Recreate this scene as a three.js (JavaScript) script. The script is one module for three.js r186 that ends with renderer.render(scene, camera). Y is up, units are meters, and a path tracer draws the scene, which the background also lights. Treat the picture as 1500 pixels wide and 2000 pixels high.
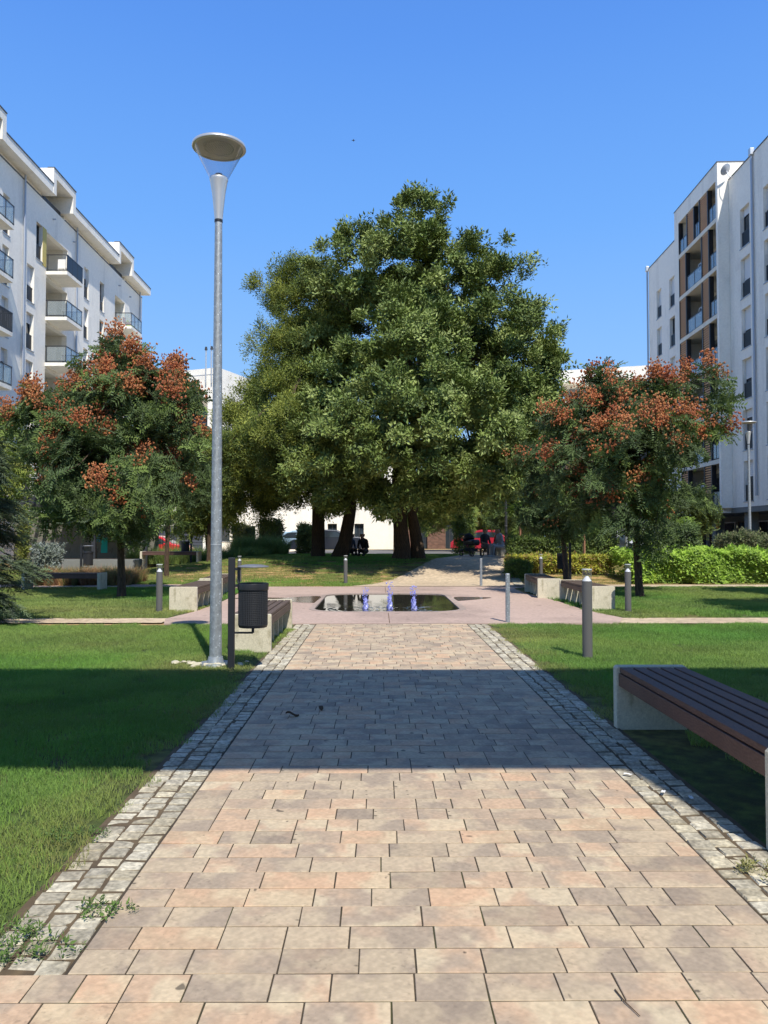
import * as THREE from 'three';
import { mergeGeometries, mergeVertices } from 'three/addons/utils/BufferGeometryUtils.js';
import { RoundedBoxGeometry } from 'three/addons/geometries/RoundedBoxGeometry.js';
import { MarchingCubes } from 'three/addons/objects/MarchingCubes.js';

// ---------------------------------------------------------------- camera, sky, sun, exposure
const scene = new THREE.Scene();
const camera = new THREE.PerspectiveCamera(67.38, 0.75, 0.05, 2000);
camera.position.set(0, 1.5, 0);
camera.rotation.order = 'YXZ';
camera.rotation.set(0.03199, -0.00667, 0);
const renderer = new THREE.WebGLRenderer({ antialias: true });
renderer.toneMapping = THREE.LinearToneMapping;
renderer.toneMappingExposure = 1.12;
renderer.shadowMap.enabled = true;
const SUN = new THREE.Vector3(0.22, 1, 0.7).normalize();
{
  const w = 256, h = 128, data = new Float32Array(w * h * 4);
  const stops = [[0, .42, .64, .9], [4, .37, .61, .9], [12, .25, .5, .91], [22, .158, .395, .89], [34, .1, .285, .79], [60, .06, .155, .42], [90, .05, .12, .33]];
  for (let j = 0; j < h; j++) {
    const el = Math.max(0, (j + .5) / h * 180 - 90);
    let k = 0; while (k < stops.length - 2 && el > stops[k + 1][0]) k++;
    const a = stops[k], b = stops[k + 1], t = Math.min(1, (el - a[0]) / (b[0] - a[0]));
    for (let i = 0; i < w; i++) {
      const o = (j * w + i) * 4;
      for (let c = 0; c < 3; c++) data[o + c] = a[c + 1] + (b[c + 1] - a[c + 1]) * t;
      data[o + 3] = 1;
    }
  }
  const sky = new THREE.DataTexture(data, w, h, THREE.RGBAFormat, THREE.FloatType);
  sky.mapping = THREE.EquirectangularReflectionMapping;
  sky.magFilter = sky.minFilter = THREE.LinearFilter;
  sky.needsUpdate = true;
  scene.background = sky; scene.environment = sky;
}
const sun = new THREE.DirectionalLight(new THREE.Color(1, .945, .85), 4.9);
sun.position.copy(SUN).multiplyScalar(80); sun.position.z -= 25;
sun.target.position.set(0, 0, -25);
sun.castShadow = true;
Object.assign(sun.shadow.camera, { left: -50, right: 50, top: 60, bottom: -60, near: 1, far: 220 });
sun.shadow.mapSize.set(4096, 4096);
scene.add(sun, sun.target);

// ---------------------------------------------------------------- helpers
function rng(seed) { let s = seed >>> 0; return () => { s = (s + 0x6D2B79F5) | 0; let t = Math.imul(s ^ (s >>> 15), 1 | s); t = (t + Math.imul(t ^ (t >>> 7), 61 | t)) ^ t; return ((t ^ (t >>> 14)) >>> 0) / 4294967296; }; }
const R = rng(7);
const lerp = (a, b, t) => a + (b - a) * t, clamp = (v, a = 0, b = 1) => Math.min(b, Math.max(a, v));
const sstep = (a, b, v) => { const t = clamp((v - a) / (b - a)); return t * t * (3 - 2 * t); };
const used = new Map();
function numbered(n) { const k = used.get(n) || 0; used.set(n, k + 1); return k ? `${n}_${String(k).padStart(3, '0')}` : n; }
function tag(o, label, category, group, kind) {
  o.userData = { ...o.userData, label, category };
  if (group) o.userData.group = group;
  if (kind) o.userData.kind = kind;
  return o;
}
function thing(name, label, category, [x, y, z] = [0, 0, 0], turn = 0, group) {
  const o = new THREE.Group(); o.name = numbered(name); o.position.set(x, y, z); o.rotation.y = turn;
  scene.add(o); return tag(o, label, category, group);
}
function mesh(name, geo, mat, parent) {
  const m = new THREE.Mesh(geo, mat); m.castShadow = m.receiveShadow = true;
  m.name = parent ? name : numbered(name); (parent || scene).add(m); return m;
}
function clean(g) { g = g.index ? g.toNonIndexed() : g; for (const k of Object.keys(g.attributes)) if (!['position', 'normal', 'uv', 'color'].includes(k)) g.deleteAttribute(k); if (!g.attributes.normal) g.computeVertexNormals(); if (!g.attributes.uv) g.setAttribute('uv', new THREE.BufferAttribute(new Float32Array(g.attributes.position.count * 2), 2)); return g; }
function merge(list) { return list.length === 1 ? list[0] : mergeGeometries(list.map(clean)); }
function obj(name, geos, mat, parent) { return mesh(name, merge(Array.isArray(geos) ? geos : [geos]), mat, parent); }
function structure(name, geos, mat) { const m = obj(name, geos, mat); m.userData.kind = 'structure'; return m; }
// box from its low to its high corner, uv in metres
function bx(x0, y0, z0, x1, y1, z1) {
  const g = new THREE.BoxGeometry(x1 - x0, y1 - y0, z1 - z0); g.translate((x0 + x1) / 2, (y0 + y1) / 2, (z0 + z1) / 2); return metreUV(g);
}
function rb(w, h, d, x, y, z, r = .008) { const g = new RoundedBoxGeometry(w, h, d, 2, r); g.translate(x, y, z); return metreUV(g); }
function metreUV(g, s = 1) {
  g = g.index ? g.toNonIndexed() : g;
  const p = g.attributes.position, n = g.attributes.normal, uv = new Float32Array(p.count * 2);
  for (let i = 0; i < p.count; i++) {
    const ax = Math.abs(n.getX(i)), ay = Math.abs(n.getY(i)), az = Math.abs(n.getZ(i));
    if (ay >= ax && ay >= az) { uv[2 * i] = p.getX(i) * s; uv[2 * i + 1] = p.getZ(i) * s; }
    else if (ax >= az) { uv[2 * i] = p.getZ(i) * s; uv[2 * i + 1] = p.getY(i) * s; }
    else { uv[2 * i] = p.getX(i) * s; uv[2 * i + 1] = p.getY(i) * s; }
  }
  g.setAttribute('uv', new THREE.BufferAttribute(uv, 2)); return g;
}
function cyl(r0, r1, h, x = 0, y = 0, z = 0, seg = 16, open = false) { const g = new THREE.CylinderGeometry(r1, r0, h, seg, 1, open); g.translate(x, y + h / 2, z); const uv = g.attributes.uv; for (let i = 0; i < uv.count; i++) uv.setXY(i, uv.getX(i) * 6.283 * r0, uv.getY(i) * h); return g; }
function lathe(pts, seg = 24) { const g = new THREE.LatheGeometry(pts.map(p => new THREE.Vector2(p[0], p[1])), seg); return g; }
function tube(pts, r, seg = 8, n = 12) { return new THREE.TubeGeometry(new THREE.CatmullRomCurve3(pts.map(p => new THREE.Vector3(...p))), n, r, seg); }
// tapered limb along points [x, y, z, r]
function limb(pts, seg = 8, rnd = null) {
  const P = pts.map(p => new THREE.Vector3(p[0], p[1], p[2])), pos = [], uv = [], idx = [], up = new THREE.Vector3(), t = new THREE.Vector3(), a = new THREE.Vector3(), b = new THREE.Vector3();
  let len = 0;
  for (let i = 0; i < P.length; i++) {
    t.copy(P[Math.min(i + 1, P.length - 1)]).sub(P[Math.max(i - 1, 0)]).normalize();
    up.set(Math.abs(t.y) > .9 ? 1 : 0, Math.abs(t.y) > .9 ? 0 : 1, 0);
    a.crossVectors(t, up).normalize(); b.crossVectors(a, t).normalize();
    if (i) len += P[i].distanceTo(P[i - 1]);
    for (let k = 0; k <= seg; k++) {
      const an = k / seg * Math.PI * 2, w = pts[i][3] * (rnd && k < seg ? 1 + .16 * Math.sin(3 * an + i * 1.7) + .08 * Math.sin(5 * an - i) : rnd ? 1 + .16 * Math.sin(i * 1.7) + .08 * Math.sin(-i) : 1);
      pos.push(P[i].x + (a.x * Math.cos(an) + b.x * Math.sin(an)) * w, P[i].y + (a.y * Math.cos(an) + b.y * Math.sin(an)) * w, P[i].z + (a.z * Math.cos(an) + b.z * Math.sin(an)) * w);
      uv.push(k / seg * 6.28 * pts[0][3], len);
    }
  }
  const n = seg + 1;
  for (let i = 0; i < P.length - 1; i++) for (let k = 0; k < seg; k++) { const q = i * n + k; idx.push(q, q + 1, q + n, q + 1, q + n + 1, q + n); }
  const g = new THREE.BufferGeometry(); g.setAttribute('position', new THREE.Float32BufferAttribute(pos, 3)); g.setAttribute('uv', new THREE.Float32BufferAttribute(uv, 2)); g.setIndex(idx); g.computeVertexNormals(); return g;
}
// ---------------------------------------------------------------- textures
const NR = rng(99), PERM = new Float32Array(65536); for (let i = 0; i < 65536; i++) PERM[i] = NR();
const hash = (x, y, s) => PERM[(x * 131 + y * 7919 + s * 104729) & 65535];
function vn(x, y, per, s) {               // tileable value noise
  const xi = Math.floor(x), yi = Math.floor(y), fx = x - xi, fy = y - yi, u = fx * fx * (3 - 2 * fx), v = fy * fy * (3 - 2 * fy), m = k => ((k % per) + per) % per;
  const a = hash(m(xi), m(yi), s), b = hash(m(xi + 1), m(yi), s), c = hash(m(xi), m(yi + 1), s), d = hash(m(xi + 1), m(yi + 1), s);
  return lerp(lerp(a, b, u), lerp(c, d, u), v);
}
function fbm(u, v, per, oct, s) { let t = 0, a = .5, n = 0; for (let o = 0; o < oct; o++) { t += a * vn(u * per, v * per, per, s + o * 17); n += a; a *= .5; per *= 2; } return t / n; }
function tex(size, fn, srgb = true, metres = 1) {
  const d = new Uint8Array(size * size * 4);
  for (let j = 0; j < size; j++) for (let i = 0; i < size; i++) { const c = fn(i / size, j / size), o = (j * size + i) * 4; if (typeof c === 'number') d[o] = d[o + 1] = d[o + 2] = clamp(c) * 255; else { d[o] = clamp(c[0]) * 255; d[o + 1] = clamp(c[1]) * 255; d[o + 2] = clamp(c[2]) * 255; } d[o + 3] = 255; }
  const t = new THREE.DataTexture(d, size, size, THREE.RGBAFormat); t.wrapS = t.wrapT = THREE.RepeatWrapping; t.magFilter = THREE.LinearFilter; t.minFilter = THREE.LinearMipmapLinearFilter; t.generateMipmaps = true;
  if (srgb) t.colorSpace = THREE.SRGBColorSpace; t.repeat.set(1 / metres, 1 / metres); t.needsUpdate = true; return t;
}
const mixc = (a, b, t) => [lerp(a[0], b[0], t), lerp(a[1], b[1], t), lerp(a[2], b[2], t)];
const c255 = (r, g, b) => [r / 255, g / 255, b / 255];
const S = (o) => new THREE.MeshStandardMaterial(o), PH = (o) => new THREE.MeshPhysicalMaterial(o);
const lin = (r, g, b) => new THREE.Color().setRGB(r, g, b);
const grainBump = tex(256, (u, v) => .55 * fbm(u, v, 64, 2, 3) + .45 * fbm(u, v, 8, 4, 5), false, .5);
const paverTex = [0, 1, 2].map(k => tex(512, (u, v) => {
  const cloud = sstep(.38, .62, fbm(u, v, 10, 4, 11 + k * 40)), cloud2 = sstep(.44, .66, fbm(u, v, 12, 4, 31 + k * 40)), gr = fbm(u, v, 128, 2, 47), spk = sstep(.8, .9, vn(u * 190, v * 190, 190, 71 + k));
  const base = k === 0 ? [c255(162, 146, 127), c255(180, 158, 134), c255(194, 176, 147)] : k === 1 ? [c255(186, 161, 132), c255(200, 167, 136), c255(202, 184, 152)] : [c255(168, 150, 130), c255(192, 164, 136), c255(204, 189, 158)];
  let c = mixc(mixc(base[0], base[1], cloud), base[2], cloud2 * .7);
  const m = .9 + .16 * gr - .1 * spk * sstep(.5, .7, fbm(u, v, 16, 2, 5));
  const stain = 1 - .4 * sstep(.87, .9, vn(u * 21, v * 21, 21, 90 + k) * .6 + .4 * vn(u * 60, v * 60, 60, 95 + k));
  return [c[0] * m * stain, c[1] * m * stain, c[2] * m * stain];
}, true, 2));
const M = {};
M.paver = [0, 1, 2].map(k => S({ map: paverTex[k], roughness: .85, bumpMap: grainBump, bumpScale: .0016, color: 0xffffff }));
M.paver.push(S({ map: paverTex[0], roughness: .85, bumpMap: grainBump, bumpScale: .0016, color: lin(.86, .86, .87) }));
const stoneTex = tex(512, (u, v) => { const a = fbm(u, v, 6, 5, 200), b = fbm(u, v, 90, 2, 210), c = sstep(.62, .75, fbm(u, v, 12, 3, 220)); let k = mixc(c255(158, 151, 134), c255(192, 185, 165), sstep(.3, .7, a)); k = mixc(k, c255(132, 126, 108), c * .5); const m = .78 + .44 * b; return k.map(x => x * m); }, true, 1.4);
M.cobble = [S({ map: stoneTex, roughness: .9, bumpMap: grainBump, bumpScale: .004 }), S({ map: stoneTex, color: lin(.86, .85, .83), roughness: .9, bumpMap: grainBump, bumpScale: .004 }), S({ map: stoneTex, color: lin(.96, .93, .86), roughness: .9, bumpMap: grainBump, bumpScale: .004 })];
const jointTex = tex(256, (u, v) => { const a = fbm(u, v, 20, 4, 300), b = fbm(u, v, 5, 3, 310); return mixc(mixc(c255(50, 43, 35), c255(82, 71, 55), a), c255(66, 68, 38), sstep(.55, .75, b)); }, true, 1);
M.joint = S({ map: jointTex, roughness: 1 }); M.cobbleJoint = S({ map: jointTex, color: lin(1.9, 1.8, 1.6), roughness: 1 });
const concTex = tex(512, (u, v) => { const a = fbm(u, v, 4, 5, 400), b = fbm(u, v, 120, 2, 410), st = sstep(.58, .78, fbm(u * 2 % 1, v, 6, 4, 420)), pit = sstep(.86, .9, vn(u * 70, v * 70, 70, 430)); let c = mixc(c255(190, 182, 158), c255(212, 204, 180), a); c = mixc(c, c255(140, 132, 104), st * .55); const m = .92 + .14 * b - .12 * pit * b; return c.map(x => x * m); }, true, 1.3);
M.concrete = S({ map: concTex, roughness: .9, bumpMap: grainBump, bumpScale: .003 });
M.bridge = S({ color: lin(.3, .3, .29), roughness: .9 });
const woodTex = tex(512, (u, v) => { const g = fbm(u, v * 1, 6, 3, 500), l = .5 + .5 * Math.sin((v * 46 + g * 5 + 2 * vn(u * 3, v * 24, 24, 505)) * 6.283), f = fbm(u, v * 1, 128, 2, 510), w = fbm(u, v, 4, 3, 520); let c = mixc(c255(84, 60, 50), c255(114, 88, 76), w); c = mixc(c, c255(68, 42, 36), l * .35); return c.map(x => x * (.84 + .3 * f)); }, true, 1);
M.wood = S({ map: woodTex, roughness: .55, bumpMap: grainBump, bumpScale: .001 });
M.woodGrey = S({ map: woodTex, color: lin(1.05, 1.4, 1.4), roughness: .7, bumpMap: grainBump, bumpScale: .001 });
const galvTex = tex(512, (u, v) => { const cell = vn(u * 26, v * 26, 26, 600), a = fbm(u, v, 12, 3, 610), spot = sstep(.78, .86, fbm(u, v, 22, 2, 620)); const k = .56 + .12 * a + .08 * (Math.floor(cell * 5) / 5) + .26 * spot; return [k * .95, k * .985, k]; }, true, .5);
M.galv = S({ map: galvTex, roughness: .5, metalness: .55, bumpMap: grainBump, bumpScale: .0008 });
M.alu = S({ color: lin(.62, .63, .62), roughness: .38, metalness: .6 });
M.aluDark = S({ color: lin(.5, .47, .4), roughness: .6, metalness: .3 });
M.black = S({ color: lin(.018, .019, .022), roughness: .42 });
M.anthracite = S({ color: lin(.03, .032, .036), roughness: .5 });
M.bollard = S({ color: lin(.115, .112, .108), roughness: .5, bumpMap: grainBump, bumpScale: .0005 });
M.whitePaint = S({ color: lin(.8, .8, .78), roughness: .5 });
M.glass = PH({ color: 0xffffff, transmission: 1, thickness: 0, roughness: .03, ior: 1.45 });
M.acrylic = PH({ color: lin(.88, .9, .93), transmission: .95, thickness: 0, roughness: .05, ior: 1.45 });
M.pane = PH({ color: lin(.03, .04, .05), roughness: .04, ior: 1.6, specularIntensity: 1 });
M.railGlass = PH({ color: lin(.74, .79, .8), transmission: .82, thickness: 0, roughness: .04, ior: 1.5 });
const plasterTex = tex(512, (u, v) => { const a = fbm(u, v, 3, 5, 700), b = fbm(u, v, 100, 2, 710), st = sstep(.55, .8, fbm(u, v * .25 % 1, 16, 3, 720)); const k = .86 + .06 * a + .05 * b - .035 * st; return [k * 1.05, k * 1.03, k * .98]; }, true, 9);
M.plaster = S({ map: plasterTex, roughness: .9, bumpMap: grainBump, bumpScale: .002 });
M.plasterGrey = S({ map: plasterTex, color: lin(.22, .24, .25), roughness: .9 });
M.plasterPale = S({ map: plasterTex, color: lin(.85, .83, .78), roughness: .9 });
M.coping = S({ color: lin(.1, .11, .13), roughness: .5, metalness: .4 });
M.zinc = S({ color: lin(.42, .45, .5), roughness: .45, metalness: .5 });
M.shutter = S({ color: lin(.72, .73, .73), roughness: .6 });
M.frame = S({ color: lin(.05, .052, .055), roughness: .5 });
M.slat = S({ color: lin(.62, .34, .16), roughness: .6 });
M.yellow = S({ color: lin(.62, .5, .16), roughness: .9 });
const brickTex = tex(512, (u, v) => { const row = Math.floor(v * 40), x = (u * 14 + (row % 2) * .5) % 1, y = (v * 40) % 1, jn = x < .05 || y < .14, h = hash(Math.floor(u * 14 + (row % 2) * .5) % 14, row, 9); const c = mixc(c255(92, 66, 56), c255(126, 92, 78), h); return jn ? c255(120, 108, 98) : c; }, true, 3.5);
M.brick = S({ map: brickTex, roughness: .9 });
const pinkTex = tex(1024, (u, v) => { const a = fbm(u, v, 3, 5, 800), b = fbm(u, v, 200, 2, 810), st = sstep(.52, .75, fbm(u, v, 5, 4, 820)), sp = sstep(.8, .86, fbm(u, v, 40, 2, 830)); let c = mixc(c255(176, 152, 138), c255(196, 172, 157), a); c = mixc(c, c255(156, 136, 124), st * .6); const m = .9 + .16 * b - .12 * sp; return c.map(x => x * m); }, true, 7);
M.pink = S({ map: pinkTex, roughness: .9, bumpMap: grainBump, bumpScale: .0015 });
M.wetPink = S({ map: pinkTex, color: lin(.36, .33, .28), roughness: .14 });
const sandTex = tex(512, (u, v) => { const a = fbm(u, v, 4, 5, 850), b = fbm(u, v, 90, 2, 860), row = Math.abs((v * 40) % 1 - .5) > .44 ? .86 : 1; const c = mixc(c255(178, 158, 132), c255(206, 186, 156), a); return c.map(x => x * (.84 + .3 * b) * row); }, true, 6);
M.farPath = S({ map: sandTex, roughness: .95 });
const lawnTex = tex(1024, (u, v) => { const a = fbm(u, v, 6, 5, 900), b = fbm(u, v, 120, 3, 910), dry = sstep(.56, .72, fbm(u, v, 4, 4, 920)); let c = mixc(c255(52, 66, 26), c255(86, 104, 42), a); c = mixc(c, c255(128, 112, 66), dry * .55); return c.map(x => x * (.6 + .75 * b)); }, true, 8);
M.lawnSoil = S({ map: lawnTex, roughness: 1, bumpMap: grainBump, bumpScale: .01 });
const dryTex = tex(512, (u, v) => { const a = fbm(u, v, 5, 5, 940), b = fbm(u, v, 100, 3, 950), g = sstep(.5, .7, fbm(u, v, 7, 3, 960)); let c = mixc(c255(156, 128, 84), c255(190, 158, 108), a); c = mixc(c, c255(96, 100, 48), g * .7); return c.map(x => x * (.7 + .55 * b)); }, true, 6);
M.drySoil = S({ map: dryTex, roughness: 1, bumpMap: grainBump, bumpScale: .01 });
const barkTex = tex(256, (u, v) => { const a = fbm(u * 4 % 1, v, 8, 4, 970), r = vn(u * 32, v * 6, 32, 975); const k = .55 * a + .45 * r; return mixc(c255(44, 34, 26), c255(112, 92, 72), k); }, true, .6);
M.bark = S({ map: barkTex, roughness: 1, bumpMap: barkTex, bumpScale: .02 });
M.barkPale = S({ map: barkTex, color: lin(1.7, 1.6, 1.5), roughness: 1 });
const leafMat = (r = .5, t = .3) => PH({ color: 0xffffff, roughness: r, transmission: t, thickness: 0, side: THREE.DoubleSide, ior: 1.4 });
M.leaf = leafMat(1, .3); M.leafSoft = leafMat(1, .3); M.grass = leafMat(1, .3); M.leafGloss = S({ color: 0xffffff, roughness: .62, side: THREE.DoubleSide });
M.pod = leafMat(1, .35);

// ---------------------------------------------------------------- terrain (x to the right, d away from the camera: z = -d)
function H(x, d) { const rise = sstep(24.4, 31.5, d), side = 1 - sstep(5.5, 12, Math.abs(x - .6)); return .62 * rise * side * (1 - .3 * sstep(36, 48, d)); }
function sheet(x0, x1, d0, d1, nx, nd, off) {
  const pos = [], uv = [], idx = [];
  const X = Array.isArray(x0) ? x0 : null, L = typeof x0 === 'function';
  for (let j = 0; j <= nd; j++) for (let i = 0; i <= nx; i++) {
    const d = lerp(d0, d1, j / nd), x = L ? lerp(x0(d), x1(d), i / nx) : lerp(x0, x1, i / nx);
    pos.push(x, H(x, d) + off, -d); uv.push(x, d);
  }
  for (let j = 0; j < nd; j++) for (let i = 0; i < nx; i++) { const a = j * (nx + 1) + i; idx.push(a, a + 1, a + nx + 1, a + 1, a + nx + 2, a + nx + 1); }
  const g = new THREE.BufferGeometry(); g.setAttribute('position', new THREE.Float32BufferAttribute(pos, 3)); g.setAttribute('uv', new THREE.Float32BufferAttribute(uv, 2)); g.setIndex(idx); g.computeVertexNormals(); return g;
}
function flat(pts, y) { // polygon [[x, d], ...] seen from above
  const s = new THREE.Shape(pts.map(p => new THREE.Vector2(p[0], p[1]))), g = new THREE.ShapeGeometry(s); g.rotateX(-Math.PI / 2); g.translate(0, y, 0); return g;
}
{ // the one sheet of ground that reaches the horizon
  const xs = [-800, -250, -90, -50, -34], ds = [-800, -250, -80, -40, -20, 0, 10, 20];
  for (let x = -22; x <= 22; x += 1) xs.push(x); xs.push(34, 50, 90, 250, 800);
  for (let d = 24; d <= 50; d += 1) ds.push(d); ds.push(60, 75, 100, 160, 300, 800);
  const pos = [], uv = [], idx = [], n = xs.length;
  for (const d of ds) for (const x of xs) { pos.push(x, H(x, d) - .03, -d); uv.push(x, d); }
  for (let j = 0; j < ds.length - 1; j++) for (let i = 0; i < n - 1; i++) { const a = j * n + i; idx.push(a, a + 1, a + n, a + 1, a + n + 1, a + n); }
  const g = new THREE.BufferGeometry(); g.setAttribute('position', new THREE.Float32BufferAttribute(pos, 3)); g.setAttribute('uv', new THREE.Float32BufferAttribute(uv, 2)); g.setIndex(idx); g.computeVertexNormals();
  structure('ground', g, M.drySoil);
}
// ---------------------------------------------------------------- brick path, cobble edges, plaza
function chamferBlock(w, h, l, c, jit, rnd, su, sv) { // top at y = 0, five visible sides
  const x = w / 2, z = l / 2, j = () => (rnd() - .5) * jit;
  const T = [[-x + c, 0, -z + c], [x - c, 0, -z + c], [x - c, 0, z - c], [-x + c, 0, z - c]].map(p => [p[0] + j(), p[1] + j() * .5, p[2] + j()]);
  const Mid = [[-x, -c, -z], [x, -c, -z], [x, -c, z], [-x, -c, z]].map(p => [p[0] + j(), p[1], p[2] + j()]), B = Mid.map(p => [p[0], -h, p[2]]);
  const pos = [], uv = [];
  const tri = (a, b, d) => { for (const p of [a, b, d]) { pos.push(...p); uv.push(p[0] + su, p[2] + p[1] + sv); } };
  tri(T[0], T[3], T[2]); tri(T[0], T[2], T[1]);
  for (let k = 0; k < 4; k++) { const m = (k + 1) % 4; tri(T[k], T[m], Mid[m]); tri(T[k], Mid[m], Mid[k]); tri(Mid[k], Mid[m], B[m]); tri(Mid[k], B[m], B[k]); }
  const g = new THREE.BufferGeometry(); g.setAttribute('position', new THREE.Float32BufferAttribute(pos, 3)); g.setAttribute('uv', new THREE.Float32BufferAttribute(uv, 2)); g.computeVertexNormals(); return g;
}
{
  const r = rng(21), base = structure('brick_path', [flat([[-1.08, 2.69], [1.52, 2.69], [1.52, 13.3], [-1.08, 13.3]], -.0036), flat([[-2.6, -3], [2.6, -3], [2.6, 2.69], [-2.6, 2.69]], -.0036)], M.joint);
  const lens = [.16, .2, .24, .28, .32], kinds = lens.map(l => Array.from({ length: 9 }, () => chamferBlock(l - .006, .05, .1535, .0016, .002, r, r() * 2, r() * 2)));
  const rest = [[], [], [], []]; let made = 0;
  for (let row = -14; row < 70; row++) {
    const d = 2.13 + row * .16; if (d > 13.2) break;
    const wide = d < 2.65, x1 = wide ? 2.6 : 1.51; let x = wide ? -2.6 : -1.07; x -= 0; let first = true;
    while (x < x1 - .02) {
      let k = Math.floor(r() * 5); if (first) { k = Math.floor(r() * 4); first = false; }
      let l = lens[k]; if (x + l > x1 - .1) { l = x1 - x; }
      const m = r() < .45 ? 0 : r() < .6 ? 2 : r() < .55 ? 1 : 3, y = (r() - .5) * .002;
      const exact = Math.abs(l - lens[k]) < 1e-6, g = exact ? kinds[k][Math.floor(r() * 9)] : chamferBlock(l - .006, .05, .1535, .0016, .002, r, r() * 2, r() * 2);
      const px = x + l / 2, inView = d > 2.25 && Math.abs(px) < d * .5 + .25;
      if (inView && made < 300) { const o = mesh('paver', g, M.paver[m], base); o.position.set(px, y, -d); o.rotation.set((r() - .5) * .01, (r() - .5) * .008, (r() - .5) * .006); made++; }
      else { const c = g.clone(); c.translate(px, y, -d); rest[m].push(c); }
      x += l;
    }
  }
  rest.forEach((l, k) => { const o = obj('pavers_further_off', l, M.paver[k], base); o.userData.kind = 'stuff'; });
}
for (const [x0, d0, side] of [[-1.075, 2.695, -1], [1.515, 2.695, 1]]) {
  const r = rng(33 + side), kinds = Array.from({ length: 16 }, () => { const g = chamferBlock(.1 + r() * .012, .07, .086 + r() * .011, .007, .011, r, r() * 1.4, r() * 1.4); return g; });
  const base = structure(side < 0 ? 'cobble_edging_beside_bin' : 'cobble_edging_beside_bench', flat(side < 0 ? [[x0 - .38, d0], [x0, d0], [x0, 13.3], [x0 - .38, 13.3]] : [[x0, d0], [x0 + .38, d0], [x0 + .38, 13.3], [x0, 13.3]], -.009), M.cobbleJoint);
  for (let c = 0; c < 3; c++) for (let k = 0; k < 100; k++) {
    const d = d0 + .042 + k * (13.3 - d0 - .08) / 100 + (c % 2) * .03 + (r() - .5) * .012, o = mesh('cobble', kinds[Math.floor(r() * 16)], M.cobble[Math.floor(r() * 3)], base);
    o.position.set(x0 + side * (.059 + c * .117 + (r() - .5) * .014), -.004 + (r() - .5) * .006, -d); o.rotation.set((r() - .5) * .05, Math.floor(r() * 2) * Math.PI + (r() - .5) * .14, (r() - .5) * .05);
  }
}
{ // scraps of paper on the cobbles
  const r = rng(44); [['small white paper scrap on sunlit cobbles beside the bench', 1.66, 4.52], ['white paper scrap in the shade on cobbles beside the bench', 1.78, 4.42], ['tiny white scrap where shade meets the cobble edging', 1.56, 4.85]].forEach(([l, x, d]) => { const g = new THREE.PlaneGeometry(.05, .022, 5, 3), p = g.attributes.position; for (let i = 0; i < p.count; i++) p.setZ(i, r() * .006 + .004); g.rotateX(-Math.PI / 2); g.rotateY(r() * 3); g.computeVertexNormals(); const o = mesh('paper_scrap', g, S({ color: lin(.75, .75, .73), roughness: .9, side: THREE.DoubleSide })); o.position.set(x, .008, -d); tag(o, l, 'litter'); });
}
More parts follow.
